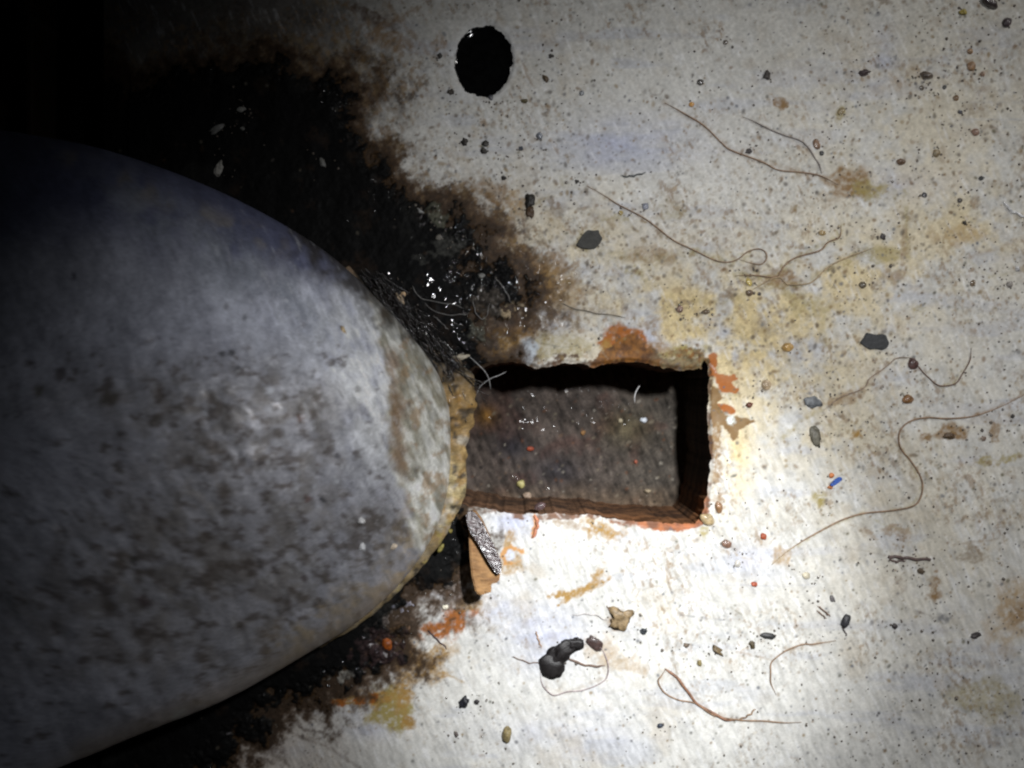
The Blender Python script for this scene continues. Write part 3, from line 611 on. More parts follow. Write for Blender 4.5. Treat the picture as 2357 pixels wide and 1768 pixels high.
rmix((.16, .11, .07), sstep(.0, .7, fbm(vx, vy, 30, 4, 120)+.2)*sstep(900, 800, vy))
rmix((.25, .145, .045), sstep(.1, .6, fbm(vx, vy, 26, 4, 121))*sstep(860, 900, vy)*sstep(1010, 960, vy))
rmix((.28, .27, .24), sstep(.0, .5, fbm(vx, vy, 24, 4, 122))*sstep(960, 1010, vy)*.7)
rmix((.30, .24, .12), np.exp(-((vy-1110)/60)**2)*sstep(-.3, .4, fbm(vx, vy, 20, 4, 123)))
rmix((.13, .10, .055), sstep(1180, 1260, vy)*.8)
rmix((.24, .19, .06), sstep(.35, .7, fbm(vx, vy, 16, 3, 124))*sstep(1150, 1230, vy)*.7)
rmix((.03, .025, .02), sstep(.25, .7, fbm(vx, vy, 18, 4, 125)+.5*sstep(820, 760, vy))*.85)
rc *= (1+.25*streak(vx, vy, 8, 3, 3, 126))[:, None]
rim = mesh_np('sealant_rim', vs, fs, M_rim, None, np.column_stack((rc, .4*sstep(1000, 880, vy)))); child(rim, house)
tag(rim, 'ochre rust-stained bead of sealant around the tip')

# ------------------------------------------------------------------ small bits
MC = {}
def cmat(c, rough=0.5, coat=0.0):
    k = (tuple(round(v, 3) for v in c), rough, coat)
    if k not in MC:
        MC[k] = mat('debris_%s' % ('wet' if coat else 'dry'), col=tuple(c), rough=rough, spec=.4, n1=.25, s1=3000, bump=.5, bs=2500, coat=coat, coatr=.06, bdist=.0002)
    return MC[k]
def ico(sub=3):
    bm = bmesh.new(); bmesh.ops.create_icosphere(bm, subdivisions=sub, radius=1)
    v = np.array([q.co[:] for q in bm.verts]); f = np.array([[q.index for q in p.verts] for p in bm.faces]); bm.free(); return v, f
ICO = ico(3)
def lumpv(x, y, z, rx, ry, rz, rot=0, rag=.25, seed=0, cut=0.0, fr=1.3):
    v = ICO[0].copy()
    n = np.array([mnoise.noise(Vector(p)*fr+Vector((seed*3.1, seed*1.7, 0))) for p in v]); n2 = np.array([mnoise.noise(Vector(p)*3.4+Vector((seed, 5, 2))) for p in v])
    v *= (1+rag*n*1.4+rag*.55*n2)[:, None]
    v[:, 2] = np.maximum(v[:, 2], -cut-.15)
    c, s = math.cos(rot), math.sin(rot)
    px = v[:, 0]*rx; py = v[:, 1]*ry
    return np.column_stack((x+px*c-py*s, y+px*s+py*c, z+v[:, 2]*rz))
def crumb(name, label, cat, x, y, rx, ry, rz, col, rot=0, rag=.25, coat=0.0, rough=.5, group=None, z=None):
    sd = (x*0.37+y*.91) % 97
    g = ground_z(x, y) if z is None else z
    v = lumpv(x, y, g+rz*.15, rx, ry, rz, rot, rag, sd)
    o = mesh_np(name, v, ICO[1][:, ::-1].copy(), cmat(col, rough, coat))
    tag(o, label, cat, group); return o
WET = dict(coat=.9, rag=.17, rough=.35)
GD = 'wet dirt beads stuck to the white plate'
GC = 'dry dirt crumbs on the white plate'
def bead(label, x, y, r, col=(.09, .05, .03), r2=None, rot=0): return crumb('dirt_bead', label, 'dirt bead', x, y, r, r2 or r, r*.55, tuple(min(.6, c*1.35+.01) for c in col), rot, group=GD, **WET)
def bit(label, x, y, rx, ry, col=(.04, .035, .03), rot=0, rag=.45, cat='crumb', name='dirt_crumb', rz=None): return crumb(name, label, cat, x, y, rx, ry, rz or min(rx, ry)*.7, col, rot, rag, group=GC)
bead('dark wet bead at the top right corner with a bright glint', 2318, 51, 11, (.04, .025, .03))
bead('elongated dark wet bead cut by the top edge, left of the corner bead', 2277, 6, 20, (.05, .035, .035), 11, .6)
bead('round amber-brown wet bead, lower of the two stacked near the top right', 2236, 152, 10, (.24, .14, .07), 11)
bead('brown wet bead, upper of the two stacked near the top right', 2233, 118, 7, (.22, .13, .06))
bead('small brown bead right of and below the two stacked amber beads', 2263, 170, 6, (.22, .13, .08))
bead('dark brown wet bead in a smear left of the stacked amber beads', 2132, 174, 15, (.08, .06, .045), 8, .3)
bead('small dark bead just below the dark bead in a smear', 2121, 203, 6, (.08, .06, .04))
bead('small black bead with glint above the tan bead, upper right', 2174, 201, 5, (.05, .05, .05))
bead('tan-brown bead under the small black glinting bead, upper right', 2200, 226, 7, (.2, .12, .06))
bead('small black bead below the tan-brown bead, upper right', 2209, 258, 5.5, (.04, .04, .05))
bead('reddish-brown bead alone on pale paint near the right edge', 2244, 305, 9, (.24, .15, .11))
bead('dark brown bead in a brown smear, right of the fan-shaped stain', 2072, 373, 10, (.10, .06, .035), 8)
bead('olive-brown bead above right of the dark smeared bead', 2154, 354, 8, (.2, .15, .08), 9)
bead('black bead with glint below the fan-shaped stain to its right', 2127, 449, 6.5, (.02, .02, .025))
bead('small dark bead right of the black glinting bead', 2208, 462, 6, (.07, .06, .05))
bead('olive bead between the two upper right hairs and the top edge', 1936, 256, 7, (.25, .19, .09), 10, .5)
bead('brown bead at the end of the upper right curved hair', 1879, 332, 8, (.16, .09, .05), 12, -.4)
bead('black bead just below the brown bead at the end of the curved hair', 1891, 353, 5.5, (.03, .03, .03))
bead('dark bead with a glint right of the crescent mark', 1611, 191, 8, (.05, .045, .04), 7)
bead('small amber grain under the dark glinting bead near the crescent', 1591, 242, 6, (.45, .22, .05))
bead('small dark bead near the top, above the glinting bead by the crescent', 1669, 99, 6, (.14, .12, .1))
bead('large dark brown wet bead, upper one of two right of the black flake', 2102, 837, 12, (.07, .035, .03), 13)
bead('large rusty brown wet bead, lower one of two right of the black flake', 2089, 919, 13, (.17, .08, .025), 11)
bead('round ochre bead above the slot corner, left of the black flake', 1811, 799, 13, (.42, .26, .09), 11)
bead('clear tan drop below the round ochre bead', 1763, 886, 11, (.32, .24, .15), 12)
bead('brown bead right of the slot lower corner, on bleached paint', 1673, 1253, 12, (.13, .07, .045), 10, .4)
bead('brown bead on the right lip of the slot near its lower corner', 1655, 1168, 9, (.17, .09, .04), 14, -.2)
bead('tan wet drop sitting on the lower right corner of the slot', 1628, 1196, 18, (.28, .21, .11), 13, .5)
bead('grey round spot left of the long looped hair, upper middle', 1242, 313, 8, (.13, .14, .16))
bead('tiny grey ring-like drop right of the round oil hole', 1339, 215, 6, (.16, .17, .18))
bead('flat grey drop under the short black dash', 1486, 475, 8, (.2, .21, .25))
bead('dark droplet on the rim below the round oil hole', 1130, 225, 6, (.07, .07, .08), 7)
bead('olive bead left of the flat grey drop', 1429, 490, 5.5, (.3, .22, .06))
bead('brown bead at the knot where the middle hairs start', 1723, 675, 9, (.12, .08, .05), 7)
bead('small black bead right of the brown knot bead', 1747, 677, 4.5, (.05, .04, .04))
bead('ochre bead above the brown knot bead', 1723, 650, 6, (.5, .34, .1), 10, -.5)
bead('small ochre bead on the hair above the olive smears', 1891, 537, 9, (.28, .2, .09), 6)
bead('dark bead below the right middle hair tip', 1985, 656, 9, (.1, .08, .05), 8)
bead('dark brown bead near the right edge, level with the knot bead', 2239, 652, 6, (.13, .09, .05), 9, .4)
bead('clear grey drop in a brown ring close to the right edge', 2323, 655, 8, (.22, .2, .18))
bead('brown wet spot above the slot top right corner', 1565, 712, 8, (.2, .13, .1), 8)
bead('dark brown wet spot right of the one above the slot corner', 1624, 718, 9, (.1, .07, .04), 6)
bead('small clear drop close to the right hand hair bend', 2264, 1010, 6, (.16, .11, .08))
bead('pale tan drop left of the bristly twig', 1856, 1325, 10, (.42, .38, .28), 8)
bead('small white-lit drop between the slot corner and the pale tan drop', 1698, 1298, 7, (.4, .38, .34), 9)
# dry crumbs and flakes
bit('soft dark crumb standing upright between the oil hole and the sludge', 1220, 462, 12, 15, (.02, .018, .015))
bit('brown tail crumb directly under the soft dark crumb', 1221, 488, 9, 14, (.07, .04, .02))
bit('tiny black crumb right of the oil hole', 1268, 130, 6, 5)
bit('black double crumb under the oil hole, upper half', 1117, 331, 7, 7)
bit('black double crumb under the oil hole, lower half', 1113, 347, 7, 8)
bit('dark crumb left of the double crumb below the oil hole', 1069, 327, 7, 8)
bit('bluish black crumb right of the double crumb below the oil hole', 1199, 342, 5, 5, (.05, .06, .08))
bit('dark crumb left of the oil hole by its edge', 1013, 129, 6, 6)
bit('dark crumb below left of the oil hole', 1038, 212, 7, 6, (.05, .04, .03))
bit('olive crumb below right of the oil hole', 1207, 233, 8, 5, (.12, .1, .05))
bit('brown crumb pair right of the oil hole', 1256, 182, 9, 6, (.11, .08, .05), .8)
bit('black crumb straight above the soft upright crumb', 1160, 410, 6, 5)
bit('black crumb on the pale paint, third below the oil hole', 1328, 418, 5, 4)
bit('dark crumb on pale paint left of the top right beads', 1765, 174, 8, 10, (.07, .06, .055))
bit('purplish dark crumb half way between two top right smears', 1990, 167, 13, 7, (.07, .05, .05), -.2)
bit('small yellow-olive crumb near the top edge at the right', 2217, 28, 9, 6, (.4, .32, .07))
bit('small black crumb on the left hair of the upper right pair', 1725, 349, 7, 5, (.06, .05, .05), -.4)
bit('black crumb right of the ochre smear at the far right', 2219, 513, 4, 5)
bit('grey-blue crumb above the reddish bead at the far right', 2257, 411, 6, 5, (.08, .08, .08))
bit('dark crumb near the middle of the right paint, above the olive smear', 2030, 544, 6, 8, (.06, .05, .05))
bit('grey ragged flake lying right of the slot on stained paint', 1871, 926, 21, 12, (.16, .17, .18), .15, .35, 'paint flake', 'paint_flake', 4)
bit('long olive-grey flake right of the slot, under the grey ragged flake', 1877, 1006, 11, 25, (.13, .12, .09), -.25, .35, 'paint flake', 'paint_flake', 4)
bit('brown crumb on the dark brown wet stain near the right edge', 2185, 1003, 12, 8, (.12, .075, .04))
bit('black stubby crumb lying flat under the lower needles', 1768, 1464, 18, 7.5, (.03, .03, .03), .15, .2)
bit('small brown crumb left of the black stubby crumb', 1731, 1484, 6, 9, (.08, .06, .03), -.4)
bit('tan pointed crumb above the thick looped hair', 1650, 1496, 14, 7, (.14, .1, .05), .7)
bit('small brown grain left of the tan pointed crumb', 1579, 1485, 6, 5, (.15, .11, .08), .6)
bit('olive grain between the black clump and the thick looped hair', 1610, 1526, 5, 8, (.2, .16, .07), -.4)
bit('black grain right of the tan fluffy clump', 1481, 1453, 8, 6, (.03, .035, .04), .2)
bit('dark blue-grey grain near the bottom, below the hair loop', 1520, 1670, 7, 5.5, (.05, .06, .08))
bit('black pointed shard in the lower middle, left one of two', 1068, 1616, 11, 14, (.012, .012, .018), .3, .35)
bit('small black shard beside the larger pointed shard', 1097, 1616, 6, 6, (.04, .035, .035))
bit('brown-grey grain above the two tone pebble', 1050, 1690, 5, 7, (.12, .1, .09))
bit('dark crumb below the bristly twig', 2120, 1314, 8, 6, (.12, .09, .06), .4)
bit('dark crumb under the right brown stain', 2059, 1441, 6, 6, (.05, .04, .04))
bit('dark crumb near the right edge level with the stubby crumb', 2246, 1462, 11, 6, (.06, .05, .05), -.2)
bit('grey crumb between the needles and the two red grains', 1916, 1378, 5, 8, (.14, .13, .13), -.4)
bit('pale grey speck of grit at the right edge, level with the black flake', 2340, 619, 5, 6, (.6, .6, .6))
bit('black speck on pale paint at the far right, below the black flake', 2330, 958, 4, 4)
# coloured grains
GG = 'coloured grains scattered on the plate'
def grain(label, x, y, r, c, r2=None, rot=0, z=None): return crumb('grain', label, 'grain', x, y, r, r2 or r, r*.6, c, rot, .25, group=GG, z=z)
grain('small orange grain touching the upper end of the blue chip', 1914, 1095, 6, (.5, .16, .04))
grain('small orange grain touching the lower end of the blue chip', 1911, 1122, 6, (.42, .15, .05), 4)
grain('brick red grain right of the slot, upper of two', 1758, 1236, 7, (.32, .07, .03), 8)
grain('brick red grain right of the slot, lower of two', 1736, 1345, 7.5, (.42, .10, .05), 6, .3)
grain('dark rusty double grain beside the bare primer patch', 1724, 932, 8, (.14, .05, .03), 6)
grain('orange lump lying in black sludge below the housing', 891, 1482, 12, (.24, .06, .008), 14)
grain('yellow speck on the sealant by the slot', 1050, 1036, 5, (.2, .16, .03), 7, z=62)
grain('yellow speck at the lower end of the sealant, right one', 1040, 1214, 5, (.2, .16, .03), 5, z=50)
grain('long yellow speck at the lower end of the sealant, left one', 1018, 1254, 5, (.2, .17, .04), 11, .5, z=44)
def in_slot(label, x, y, r, c, r2=None):
    X_, Y_ = at_depth(x, y, -296); return grain(label, X_, Y_, r, c, r2, z=-294)
in_slot('white grain on the slot floor', 1482, 967, 9, (.6, .64, .7), 7)
in_slot('tan grain left of the white grain on the slot floor', 1428, 968, 6, (.35, .3, .2))
in_slot('yellowish grain at the lower left of the slot floor', 1199, 1114, 10, (.35, .31, .12))
in_slot('red grain at the left of the slot floor', 1221, 1033, 9, (.35, .07, .03), 6)
in_slot('small red grain in the middle of the slot floor', 1463, 1062, 5, (.3, .08, .04))
in_slot('pale tan pebble in the lower left corner of the slot', 1090, 1146, 14, (.45, .36, .2), 8)
in_slot('ochre grain near the slot floor centre', 1342, 996, 6, (.3, .16, .06))
in_slot('pale grain by the lower wall of the slot', 1490, 1130, 9, (.3, .24, .16), 5)
in_slot('pale pink grain above the wet drop on the lower wall', 1214, 1140, 12, (.3, .22, .16), 8)

def prism(name, P, z0, z1, m, rag=0, tilt=(0, 0), bevel=1.5):
    """flat chip with the given outline; z0/z1 bottom and top; tilt = slope in x and y"""
    cx = sum(p[0] for p in P)/len(P); cy = sum(p[1] for p in P)/len(P)
    bm = bmesh.new()
    f = lambda x, y, z: V(x, y, z+(x-cx)*tilt[0]+(y-cy)*tilt[1])
    bot = [bm.verts.new(f(x, y, z0)) for x, y in P]; top = [bm.verts.new(f(x, y, z1)) for x, y in P]
    bm.faces.new(top[::-1]); bm.faces.new(bot); n = len(P)
    for i in range(n): bm.faces.new((top[i], top[(i+1) % n], bot[(i+1) % n], bot[i]))
    bmesh.ops.recalc_face_normals(bm, faces=bm.faces)
    bmesh.ops.bevel(bm, geom=[e for e in bm.edges if e.calc_length() > 0], offset=bevel*K, segments=2, affect='EDGES', clamp_overlap=True)
    me = bpy.data.meshes.new(name); bm.to_mesh(me); bm.free(); me.materials.append(m)
    return link(bpy.data.objects.new(name, me))
# black flake, grey flake
o = prism('paint_flake', [(1977, 789), (1986, 778), (1992, 766), (2004, 768), (2012, 771), (2028, 769), (2038, 772), (2040, 780), (2045, 790), (2040, 801), (2030, 806), (2014, 803), (2000, 805), (1988, 798)], 1, 7, cmat((.03, .032, .034), .6))
tag(o, 'black six-sided paint flake lying on stained paint right of the slot', 'paint flake')
o = prism('paint_flake', [(1326, 565), (1334, 552), (1342, 540), (1352, 530), (1366, 532), (1378, 530), (1380, 540), (1387, 550), (1380, 562), (1370, 573), (1352, 574), (1338, 572)], 1, 7, cmat((.045, .045, .04), .7))
tag(o, 'dark grey paint flake above the slot beside the long looped hair', 'paint flake')
o = prism('plastic_chip', [(1908, 1116), (1916, 1106), (1928, 1097), (1935, 1098), (1936, 1104), (1926, 1112), (1914, 1119)], 2, 9, cmat((.03, .09, .36), .35))
tag(o, 'small bright blue chip on white paint right of the slot', 'chip')
# pale flakes caught in the sludge
for i, (x, y, rx, ry, ro, c, l) in enumerate([
    (560, 256, 9, 6, 0, (.22, .22, .2), 'small pale flake high in the black sludge above the housing'), (503, 301, 16, 8, -.6, (.15, .15, .14), 'grey oblong flake in the black sludge above the housing'),
    (562, 300, 6, 4, .3, (.13, .13, .12), 'tiny grey flake right of the oblong flake in the sludge'), (507, 392, 8, 18, .3, (.30, .29, .26), 'upright pale flake at the top edge of the housing'),
    (968, 487, 9, 5, .5, (.25, .25, .24), 'small grey flake in the sludge above the upper hairs'), (744, 376, 6, 12, -.4, (.12, .12, .11), 'faint grey flake in the sludge right of the upright flake'),
    (924, 690, 15, 6, .8, (.55, .42, .28), 'cream split flake at the sludge edge beside the housing, left half'), (930, 680, 5, 7, .1, (.5, .35, .2), 'cream split flake at the sludge edge beside the housing, right half'),
    (1060, 822, 20, 7, -.15, (.45, .40, .30), 'cream sliver above the upper left corner of the slot'), (789, 762, 4, 10, -.3, (.5, .38, .22), 'tiny tan sliver stuck on the housing near its shoulder'),
    (832, 1198, 8, 6, .5, (.8, .8, .8), 'white fleck on the housing, upper of two near the sealant'), (832, 1256, 6, 10, -.3, (.75, .76, .78), 'white fleck on the housing, lower of two near the sealant'),
    (903, 1258, 10, 6, 0, (.6, .5, .38), 'glistening tan fleck on the housing by the lower sealant'), (1025, 1398, 7, 6, 0, (.8, .75, .6), 'cream speck in the brown grime left of the wood chip'),
    (1012, 548, 8, 6, 0, (.14, .13, .11), 'dim tan flake in the middle of the upper sludge'), (1108, 636, 8, 7, 0, (.13, .13, .12), 'dim grey flake close to the right tip of the upper sludge')]):
    z = None
    if l.find('on the housing') > 0 or l.find('stuck on') > 0:
        d2 = (qx-x)**2+(qy-y)**2; k = np.unravel_index(np.argmin(d2), d2.shape); z = BZ[k]; x, y = bx[k], by[k]
    crumb('pale_flake', l, 'flake', x, y, rx, ry, 3, c, ro, .4, group='pale flakes in the grime', z=z)

# black clump with loops, tan clump, pebble
cl = mesh_np('grime_clump', np.concatenate([lumpv(1271, 1531, 4, 30, 25, 7, .2, .3, 3), lumpv(1296, 1500, 4, 36, 21, 6, -.6, .4, 5), lumpv(1322, 1482, 4, 22, 15, 5, -.2, .5, 6)]),
             np.concatenate([ICO[1][:, ::-1]+k*len(ICO[0]) for k in range(3)]), cmat((.010, .008, .008), .5, .0))
tag(cl, 'sticky black clump with a trailing hair on bleached paint below the slot', 'grime clump')
crumb('grime_clump', 'smaller black clump just right of the sticky black clump', 'grime clump', 1369, 1482, 22, 12, 5, (.06, .035, .03), .7, .3, .6)
crumb('lint_clump', 'tan fluffy clump between the slot and the black clump', 'clump', 1428, 1424, 22, 20, 6, (.24, .17, .09), 0, .8)
crumb('pebble', 'two tone pebble near the bottom edge, tan with a dark side', 'pebble', 1166, 1690, 11, 19, 12, (.24, .19, .09), .2, .2)
crumb('pebble', 'small rusty grain and drop on the lower wall of the slot', 'drop', 1243, 1166, 14, 9, 8, (.10, .06, .06), -.4, .1, .9)
crumb('beetle_husk', 'small black husk with a thin tail right of the lower needles', 'husk', 1946, 1428, 9, 17, 8, (.03, .03, .035), .35, .25)

# wood chip
WC = [(1080, 1170), (1096, 1166), (1112, 1186), (1126, 1216), (1140, 1250), (1151, 1278), (1153, 1300), (1150, 1321), (1141, 1323), (1130, 1326), (1134, 1340), (1129, 1346), (1120, 1344), (1114, 1351), (1107, 1349),
      (1098, 1344), (1094, 1326), (1090, 1312), (1086, 1280), (1084, 1250), (1083, 1227), (1080, 1200)]
M_wood = mat('split_wood', col=(.30, .165, .065), col2=(.16, .08, .03), rough=.6, spec=.3, n1=.3, s1=1600, bump=.9, bs=900, aniso=True)
chip = empty('wood_chip', 0, 0); chip.location = V(1110, 1260, 40)
tag(chip, 'brown splintered wood chip below the left end of the slot, with a wet black strip', 'wood chip')
c1 = prism('splinter', WC, 58, 82, M_wood, tilt=(.05, .12), bevel=3); child(c1, chip)
STR = catmull([(1084, 1166, 88), (1098, 1186, 90), (1113, 1216, 92), (1130, 1250, 96), (1146, 1285, 98), (1153, 1302, 98)], 14)
M_bark = mat('wet_bark', col=(.05, .03, .03), rough=.22, spec=.6, n1=.4, s1=1800, bump=.8, bs=1100, aniso=True, bdist=.0004, attr=False, wet=380, wetd=.0012)
L2 = M_bark.node_tree; [L2.links.remove(l) for l in list(L2.links) if l.to_socket.name == 'Coat Weight']; L2.nodes['Principled BSDF'].inputs['Coat Weight'].default_value = .13
c2 = prism('bark_strip', [(1077, 1168), (1086, 1163), (1095, 1165), (1104, 1176), (1114, 1190), (1124, 1212), (1137, 1234), (1147, 1256), (1155, 1272), (1157, 1286), (1153, 1303), (1143, 1297), (1131, 1280), (1120, 1262), (1109, 1242), (1097, 1224), (1086, 1208), (1079, 1190)], 82, 98, M_bark, tilt=(-.06, .16), bevel=4); child(c2, chip)

# oil in the round hole
n = 96; vs = [(1112, 141, -9)]; fs = []
for k, (r, z) in enumerate([(.4, -12.2), (.8, -12), (.9, -10.8), (.97, -8.3), (1.02, -5), (1.12, -14)]):
    for i in range(n):
        a = i/n*2*math.pi; u = math.cos(a)*66*r; v = math.sin(a)*82*r
        vs.append((1112+u*.995-v*.10, 141+u*.10+v*.995, z))
fs = [(0, 1+(i+1) % n, 1+i) for i in range(n)]
for k in range(5):
    for i in range(n):
        a, b = 1+k*n+i, 1+k*n+(i+1) % n; fs.append((a, b, b+n, a+n))
oil = mesh_np('oil_puddle', np.array(vs, float), [tuple(reversed(f)) for f in fs], M_oil)
tag(oil, 'glossy black oil standing in the round hole above the slot', 'oil puddle')

# twig, needles
def hair(label, P, r=1.7, col=(.12, .07, .04), cat='hair', name='hair', lift=2.2, rough=.5, coat=0, group='hairs stuck to the plate', zabs=None, taper=True, par=None, n=8):
    r = r*.88; col = tuple(min(.8, c*1.5+.01) for c in col)
    q = catmull([(p[0], p[1]) if len(p) < 3 else p for p in P], 10)
    m = len(q); t = np.linspace(0, 1, m)
    if q.shape[1] == 3: pts = q
    else:
        rs = random.Random(int(P[0][0]*7+P[0][1]))
        ph = rs.uniform(0, 6)
        z = np.array([ground_z(a, b) for a, b in q]) if zabs is None else np.full(m, float(zabs))
        z = np.convolve(np.pad(z, 3, 'edge'), np.ones(7)/7, 'valid')
        pts = np.column_stack((q[:, 0]+1.4*np.sin(t*23+ph), q[:, 1]+1.4*np.cos(t*19+ph), z+lift+1.0*np.sin(t*14+ph)))
    rad = r*(np.clip(np.minimum(t, 1-t)*8, .35, 1) if taper else 1)
    vs, fs = tube(pts, rad, n)
    o = mesh_np(name, vs, fs, cmat(col, rough, coat))
    if label: tag(o, label, cat, group)
    return o
HB = (.17, .105, .06); HD = (.10, .06, .04); HG = (.26, .19, .11)
hair('long thin brown hair with a small closed loop at its right end, above the slot', [(1352, 428), (1390, 448), (1422, 470), (1485, 505), (1548, 553), (1596, 576), (1643, 598), (1675, 603), (1700, 597), (1722, 581), (1745, 574), (1761, 582), (1763, 598), (1750, 610), (1722, 606), (1700, 598)], 1.7, HB)
hair('straight brown hair sloping down across the upper right, lower of two', [(1528, 237), (1570, 262), (1620, 290), (1657, 326), (1685, 348), (1752, 373), (1793, 391), (1847, 399), (1891, 407), (1930, 425)], 1.9, HB)
hair('brown hair curving down across the upper right, upper of two', [(1708, 269), (1761, 294), (1806, 312), (1847, 329), (1872, 358), (1882, 377), (1892, 400)], 1.8, (.14, .12, .11))
hair('brown hair rising from the knot above the slot, left one', [(1690, 634), (1738, 636), (1782, 638), (1801, 616), (1833, 594), (1885, 576), (1905, 560), (1929, 547), (1935, 519)], 2.1, HB)
hair('brown hair rising from the knot above the slot, right one', [(1720, 672), (1755, 655), (1790, 638), (1812, 655), (1850, 656), (1875, 642), (1910, 614), (1958, 589), (2010, 570)], 1.8, HG)
hair('fine hair arching left from the upper large brown bead', [(2098, 822), (2072, 824), (2049, 835), (2005, 870), (1986, 892), (1935, 915), (1894, 943)], 1.6, (.2, .15, .11))
hair('fine hair looping down right of the upper large brown bead', [(2108, 842), (2120, 850), (2135, 866), (2163, 889), (2195, 883), (2216, 862), (2230, 830), (2236, 800)], 1.8, HD)
hair('long dark hair entering at the right edge and bending back towards the slot', [(2370, 903), (2306, 934), (2242, 956), (2180, 963), (2132, 962), (2094, 972), (2072, 994), (2070, 1022), (2080, 1042), (2094, 1057), (2116, 1089), (2125, 1117), (2119, 1146), (2100, 1165), (2053, 1174), (1989, 1180), (1942, 1195), (1904, 1215), (1847, 1247), (1809, 1272), (1775, 1300)], 2.2, HB)
hair('thick brown hair strand running to the lower right from a pointed loop', [(1530, 1540), (1545, 1548), (1562, 1564), (1580, 1588), (1603, 1618), (1641, 1642), (1669, 1654), (1690, 1660)], 3.6, (.16, .08, .045))
hair('brown hair forming the lower side of the pointed loop', [(1532, 1538), (1520, 1556), (1516, 1570), (1530, 1594), (1561, 1610), (1603, 1620), (1640, 1645), (1704, 1656), (1750, 1660), (1799, 1664), (1845, 1660)], 2.0, HB)
hair('short brown hair branching up from the thick strand', [(1700, 1656), (1720, 1648), (1739, 1632)], 2.2, HB)
hair('thin hair curving down in the lower right', [(1923, 1475), (1870, 1481), (1846, 1484), (1799, 1502), (1779, 1522), (1772, 1545), (1775, 1570), (1785, 1601)], 1.9, HB)
hair('thin hair looping around below the sticky black clump', [(1245, 1545), (1247, 1570), (1254, 1585), (1277, 1601), (1308, 1591), (1340, 1588), (1372, 1580), (1394, 1562), (1400, 1528), (1392, 1505), (1375, 1486)], 1.6, (.25, .2, .2))
hair('thick hair from the black clump across the loop', [(1300, 1512), (1321, 1521), (1340, 1529), (1356, 1533), (1375, 1533), (1392, 1534)], 2.8, HD)
hair('short hair left of the sticky black clump', [(1178, 1511), (1195, 1518), (1220, 1526), (1248, 1527)], 1.4, HD)
hair('short upright whisker at the top left of the black clump', [(1234, 1453), (1238, 1470), (1246, 1492)], 1.6, (.25, .14, .07))
hair('fine hair reaching up left from the tan fluffy clump', [(1397, 1395), (1405, 1408), (1416, 1425)], 1.5, HD)
hair('faint hair crossing bleached paint left of the tan clump', [(1318, 1416), (1350, 1414), (1375, 1418), (1400, 1430)], 1.4, (.3, .28, .27))
hair('white-lit curly hair at the right edge, upper part', [(2310, 466), (2318, 478), (2328, 488), (2342, 493), (2360, 503)], 3.6, (.85, .85, .85), coat=.8, rough=.2)
hair('bristly dark twig lying flat in the right lower paint', [(2046, 1281), (2070, 1283), (2100, 1286), (2141, 1289)], 4.2, (.07, .045, .04), 'twig', 'twig', taper=False, group=None)
hair('thin side fork under the bristly dark twig', [(2048, 1287), (2062, 1293), (2085, 1290)], 2.4, (.08, .05, .045), 'twig', 'twig', group=None)
hair('dark needle under the red grains, upper of two parallel', [(1882, 1394), (1896, 1406), (1909, 1418)], 2.2, HD, 'needle', 'needle', group='needles')
hair('dark needle under the red grains, lower of two parallel', [(1881, 1405), (1890, 1414), (1901, 1424)], 1.8, HD, 'needle', 'needle', group='needles')
hair('short black dash-like fibre under the blue-grey smear', [(1432, 405), (1448, 406), (1466, 403), (1486, 397)], 2.0, (.04, .045, .045), 'fibre', 'fibre', group=None)
hair('thin tail under the small black husk', [(1938, 1442), (1942, 1452), (1948, 1462)], 1.8, (.05, .04, .04), 'fibre', 'fibre', group=None)
hair('rust-coloured curl hanging below the lower lip of the slot', [(1231, 1186), (1237, 1200), (1234, 1218), (1226, 1238)], 4.2, (.32, .12, .06), 'curl', 'rust_curl', group=None)
hair('dark hair lying on stained paint right of the upper sludge tip', [(1290, 698), (1330, 712), (1380, 722), (1440, 730)], 1.5, (.14, .12, .09))
hair('dark hair in the grime left of the orange stain, below the housing', [(985, 1450), (1000, 1466), (1028, 1493)], 1.9, (.04, .02, .02))
hair('pale hair sticking over the upper left corner of the slot', [(1080, 820, 40), (1100, 838, 46), (1116, 854, 46), (1126, 872, 38), (1130, 896, 20)], 1.0, (.28, .28, .28))
hair('pale curved hair across the dark top left of the slot', [(1098, 908, 30), (1108, 888, 36), (1130, 872, 40), (1150, 864, 40), (1166, 856, 38)], 1.0, (.28, .28, .28))
hair('short white hair standing against the dark upper wall of the slot', [(1478, 888, -40), (1472, 900, -50), (1469, 914, -60), (1472, 930, -80)], 1.4, (.7, .7, .7))
for i, (P, l) in enumerate([
    ([(980, 700), (1010, 722), (1060, 726), (1080, 722)], 'pale hair arching over the sludge left of the slot'), ([(1000, 728), (1018, 745), (1032, 760)], 'short pale hair below the arching hair in the sludge'),
    ([(1090, 690), (1095, 720), (1115, 735), (1128, 700)], 'looped fine hair near the right tip of the upper sludge'), ([(1140, 640), (1160, 665), (1178, 700)], 'fine hair along the right tip of the upper sludge'),
    ([(950, 660), (975, 690), (1030, 700), (1070, 710)], 'long fine hair crossing the middle of the sludge')]):
    hair(l, P, .95, (.13, .125, .12), lift=5, rough=.4)
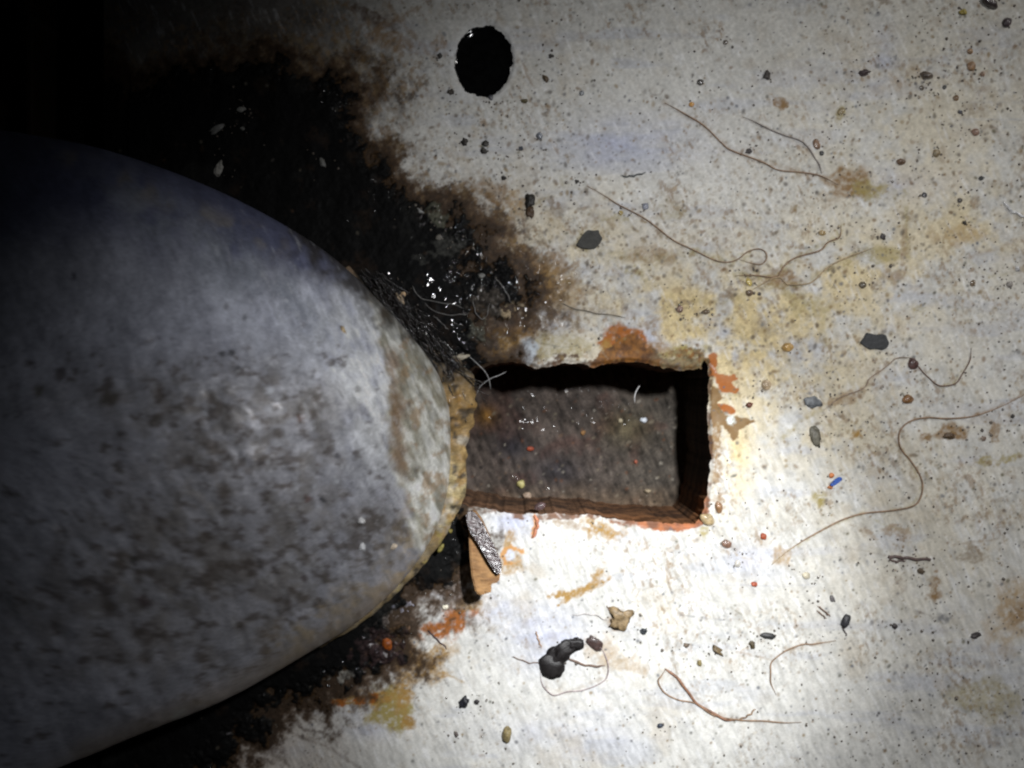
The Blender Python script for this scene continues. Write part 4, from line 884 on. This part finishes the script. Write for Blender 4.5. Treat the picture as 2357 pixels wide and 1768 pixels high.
# matted fibres where the sludge meets the tip of the housing: nobody could count them
fv, ff, fc, off = [], [], [], 0
rs = random.Random(21)
for k in range(460):
    t = rs.random()**.8
    x = 838+t*205+rs.uniform(-26, 40); y = 655+t*225+rs.uniform(-40, 16)
    L_ = rs.uniform(30, 95); a = math.radians(rs.gauss(56, 11)); z = 66+rs.uniform(-8, 14)-12*abs(t-.5)
    P = [(x, y, z)]
    for q in range(4):
        a += rs.gauss(0, .14); x += math.cos(a)*L_/4; y += math.sin(a)*L_/4; z += rs.gauss(0, 4)-1
        P.append((x, y, max(z, 20)))
    v, f = tube(catmull(P, 4), rs.uniform(.6, 1.5), 5)
    fv.append(v); ff += [tuple(i+off for i in q) for q in f]; off += len(v)
for k in range(120):          # hair lying along the housing edge, in loops
    x = rs.uniform(830, 900); y = rs.uniform(690, 720); a = math.radians(rs.uniform(60, 100)); z = rs.uniform(70, 100); P = [(x, y, z)]
    for q in range(5):
        a -= rs.uniform(.05, .25); s = rs.uniform(8, 22); x += math.cos(a)*s; y += math.sin(a)*s; z -= 3; P.append((x, y, z))
    v, f = tube(catmull(P, 4), rs.uniform(.6, 1.3), 5)
    fv.append(v); ff += [tuple(i+off for i in q) for q in f]; off += len(v)
mh = mesh_np('matted_hair', np.concatenate(fv), ff, cmat((.012, .009, .008), .22, .5))
tag(mh, 'mat of wet black hair and fibres between the housing tip, the sludge and the slot', 'matted hair', kind='stuff')
# loose grit strewn about: uncountable
gv, gf, off = [], [], 0
I1 = ico(1)
SPOTS = [((o.location.x, o.location.y) if o.location.length > 0 else tuple(sum((v.co for v in o.data.vertices), Vector())/len(o.data.vertices))[:2]) for o in sc.objects if o.type == 'MESH' and o.get('category') in ('crumb', 'dirt bead', 'flake', 'grime clump', 'clump', 'twig', 'paint flake')]
SPOTS = [(x/K+CX, -y/K+CY) for x, y in SPOTS]
for k in range(1900):
    if k < 900:
        x = rs.uniform(1000, 2400); y = rs.uniform(0, 1768)
        if x > 1000 and rs.random() < .5: x = rs.uniform(1850, 2400); 
    else: a_ = rs.choice(SPOTS); x = rs.gauss(a_[0], 26); y = rs.gauss(a_[1], 20)
    i = min(nx-1, int(np.searchsorted(X1, x))); j = min(ny-1, int(np.searchsorted(Y1, y)))
    if sd_cut[j, i] < 8: continue
    r = 1.3+abs(rs.gauss(0, 1.0)); z = ground_z(x, y)
    v = I1[0]*np.array((r, r*rs.uniform(.7, 1.3), r*.8))+np.array((x, y, z+r*.2)); v += np.random.RandomState(k).randn(*v.shape)*r*.08
    gv.append(v); gf.append(I1[1][:, ::-1]+off); off += len(v)
gr = mesh_np('grit', np.concatenate(gv), np.concatenate(gf), cmat((.12, .10, .08), .3, .9))
tag(gr, 'fine wet grit strewn over the plate and the sludge', 'grit', kind='stuff')
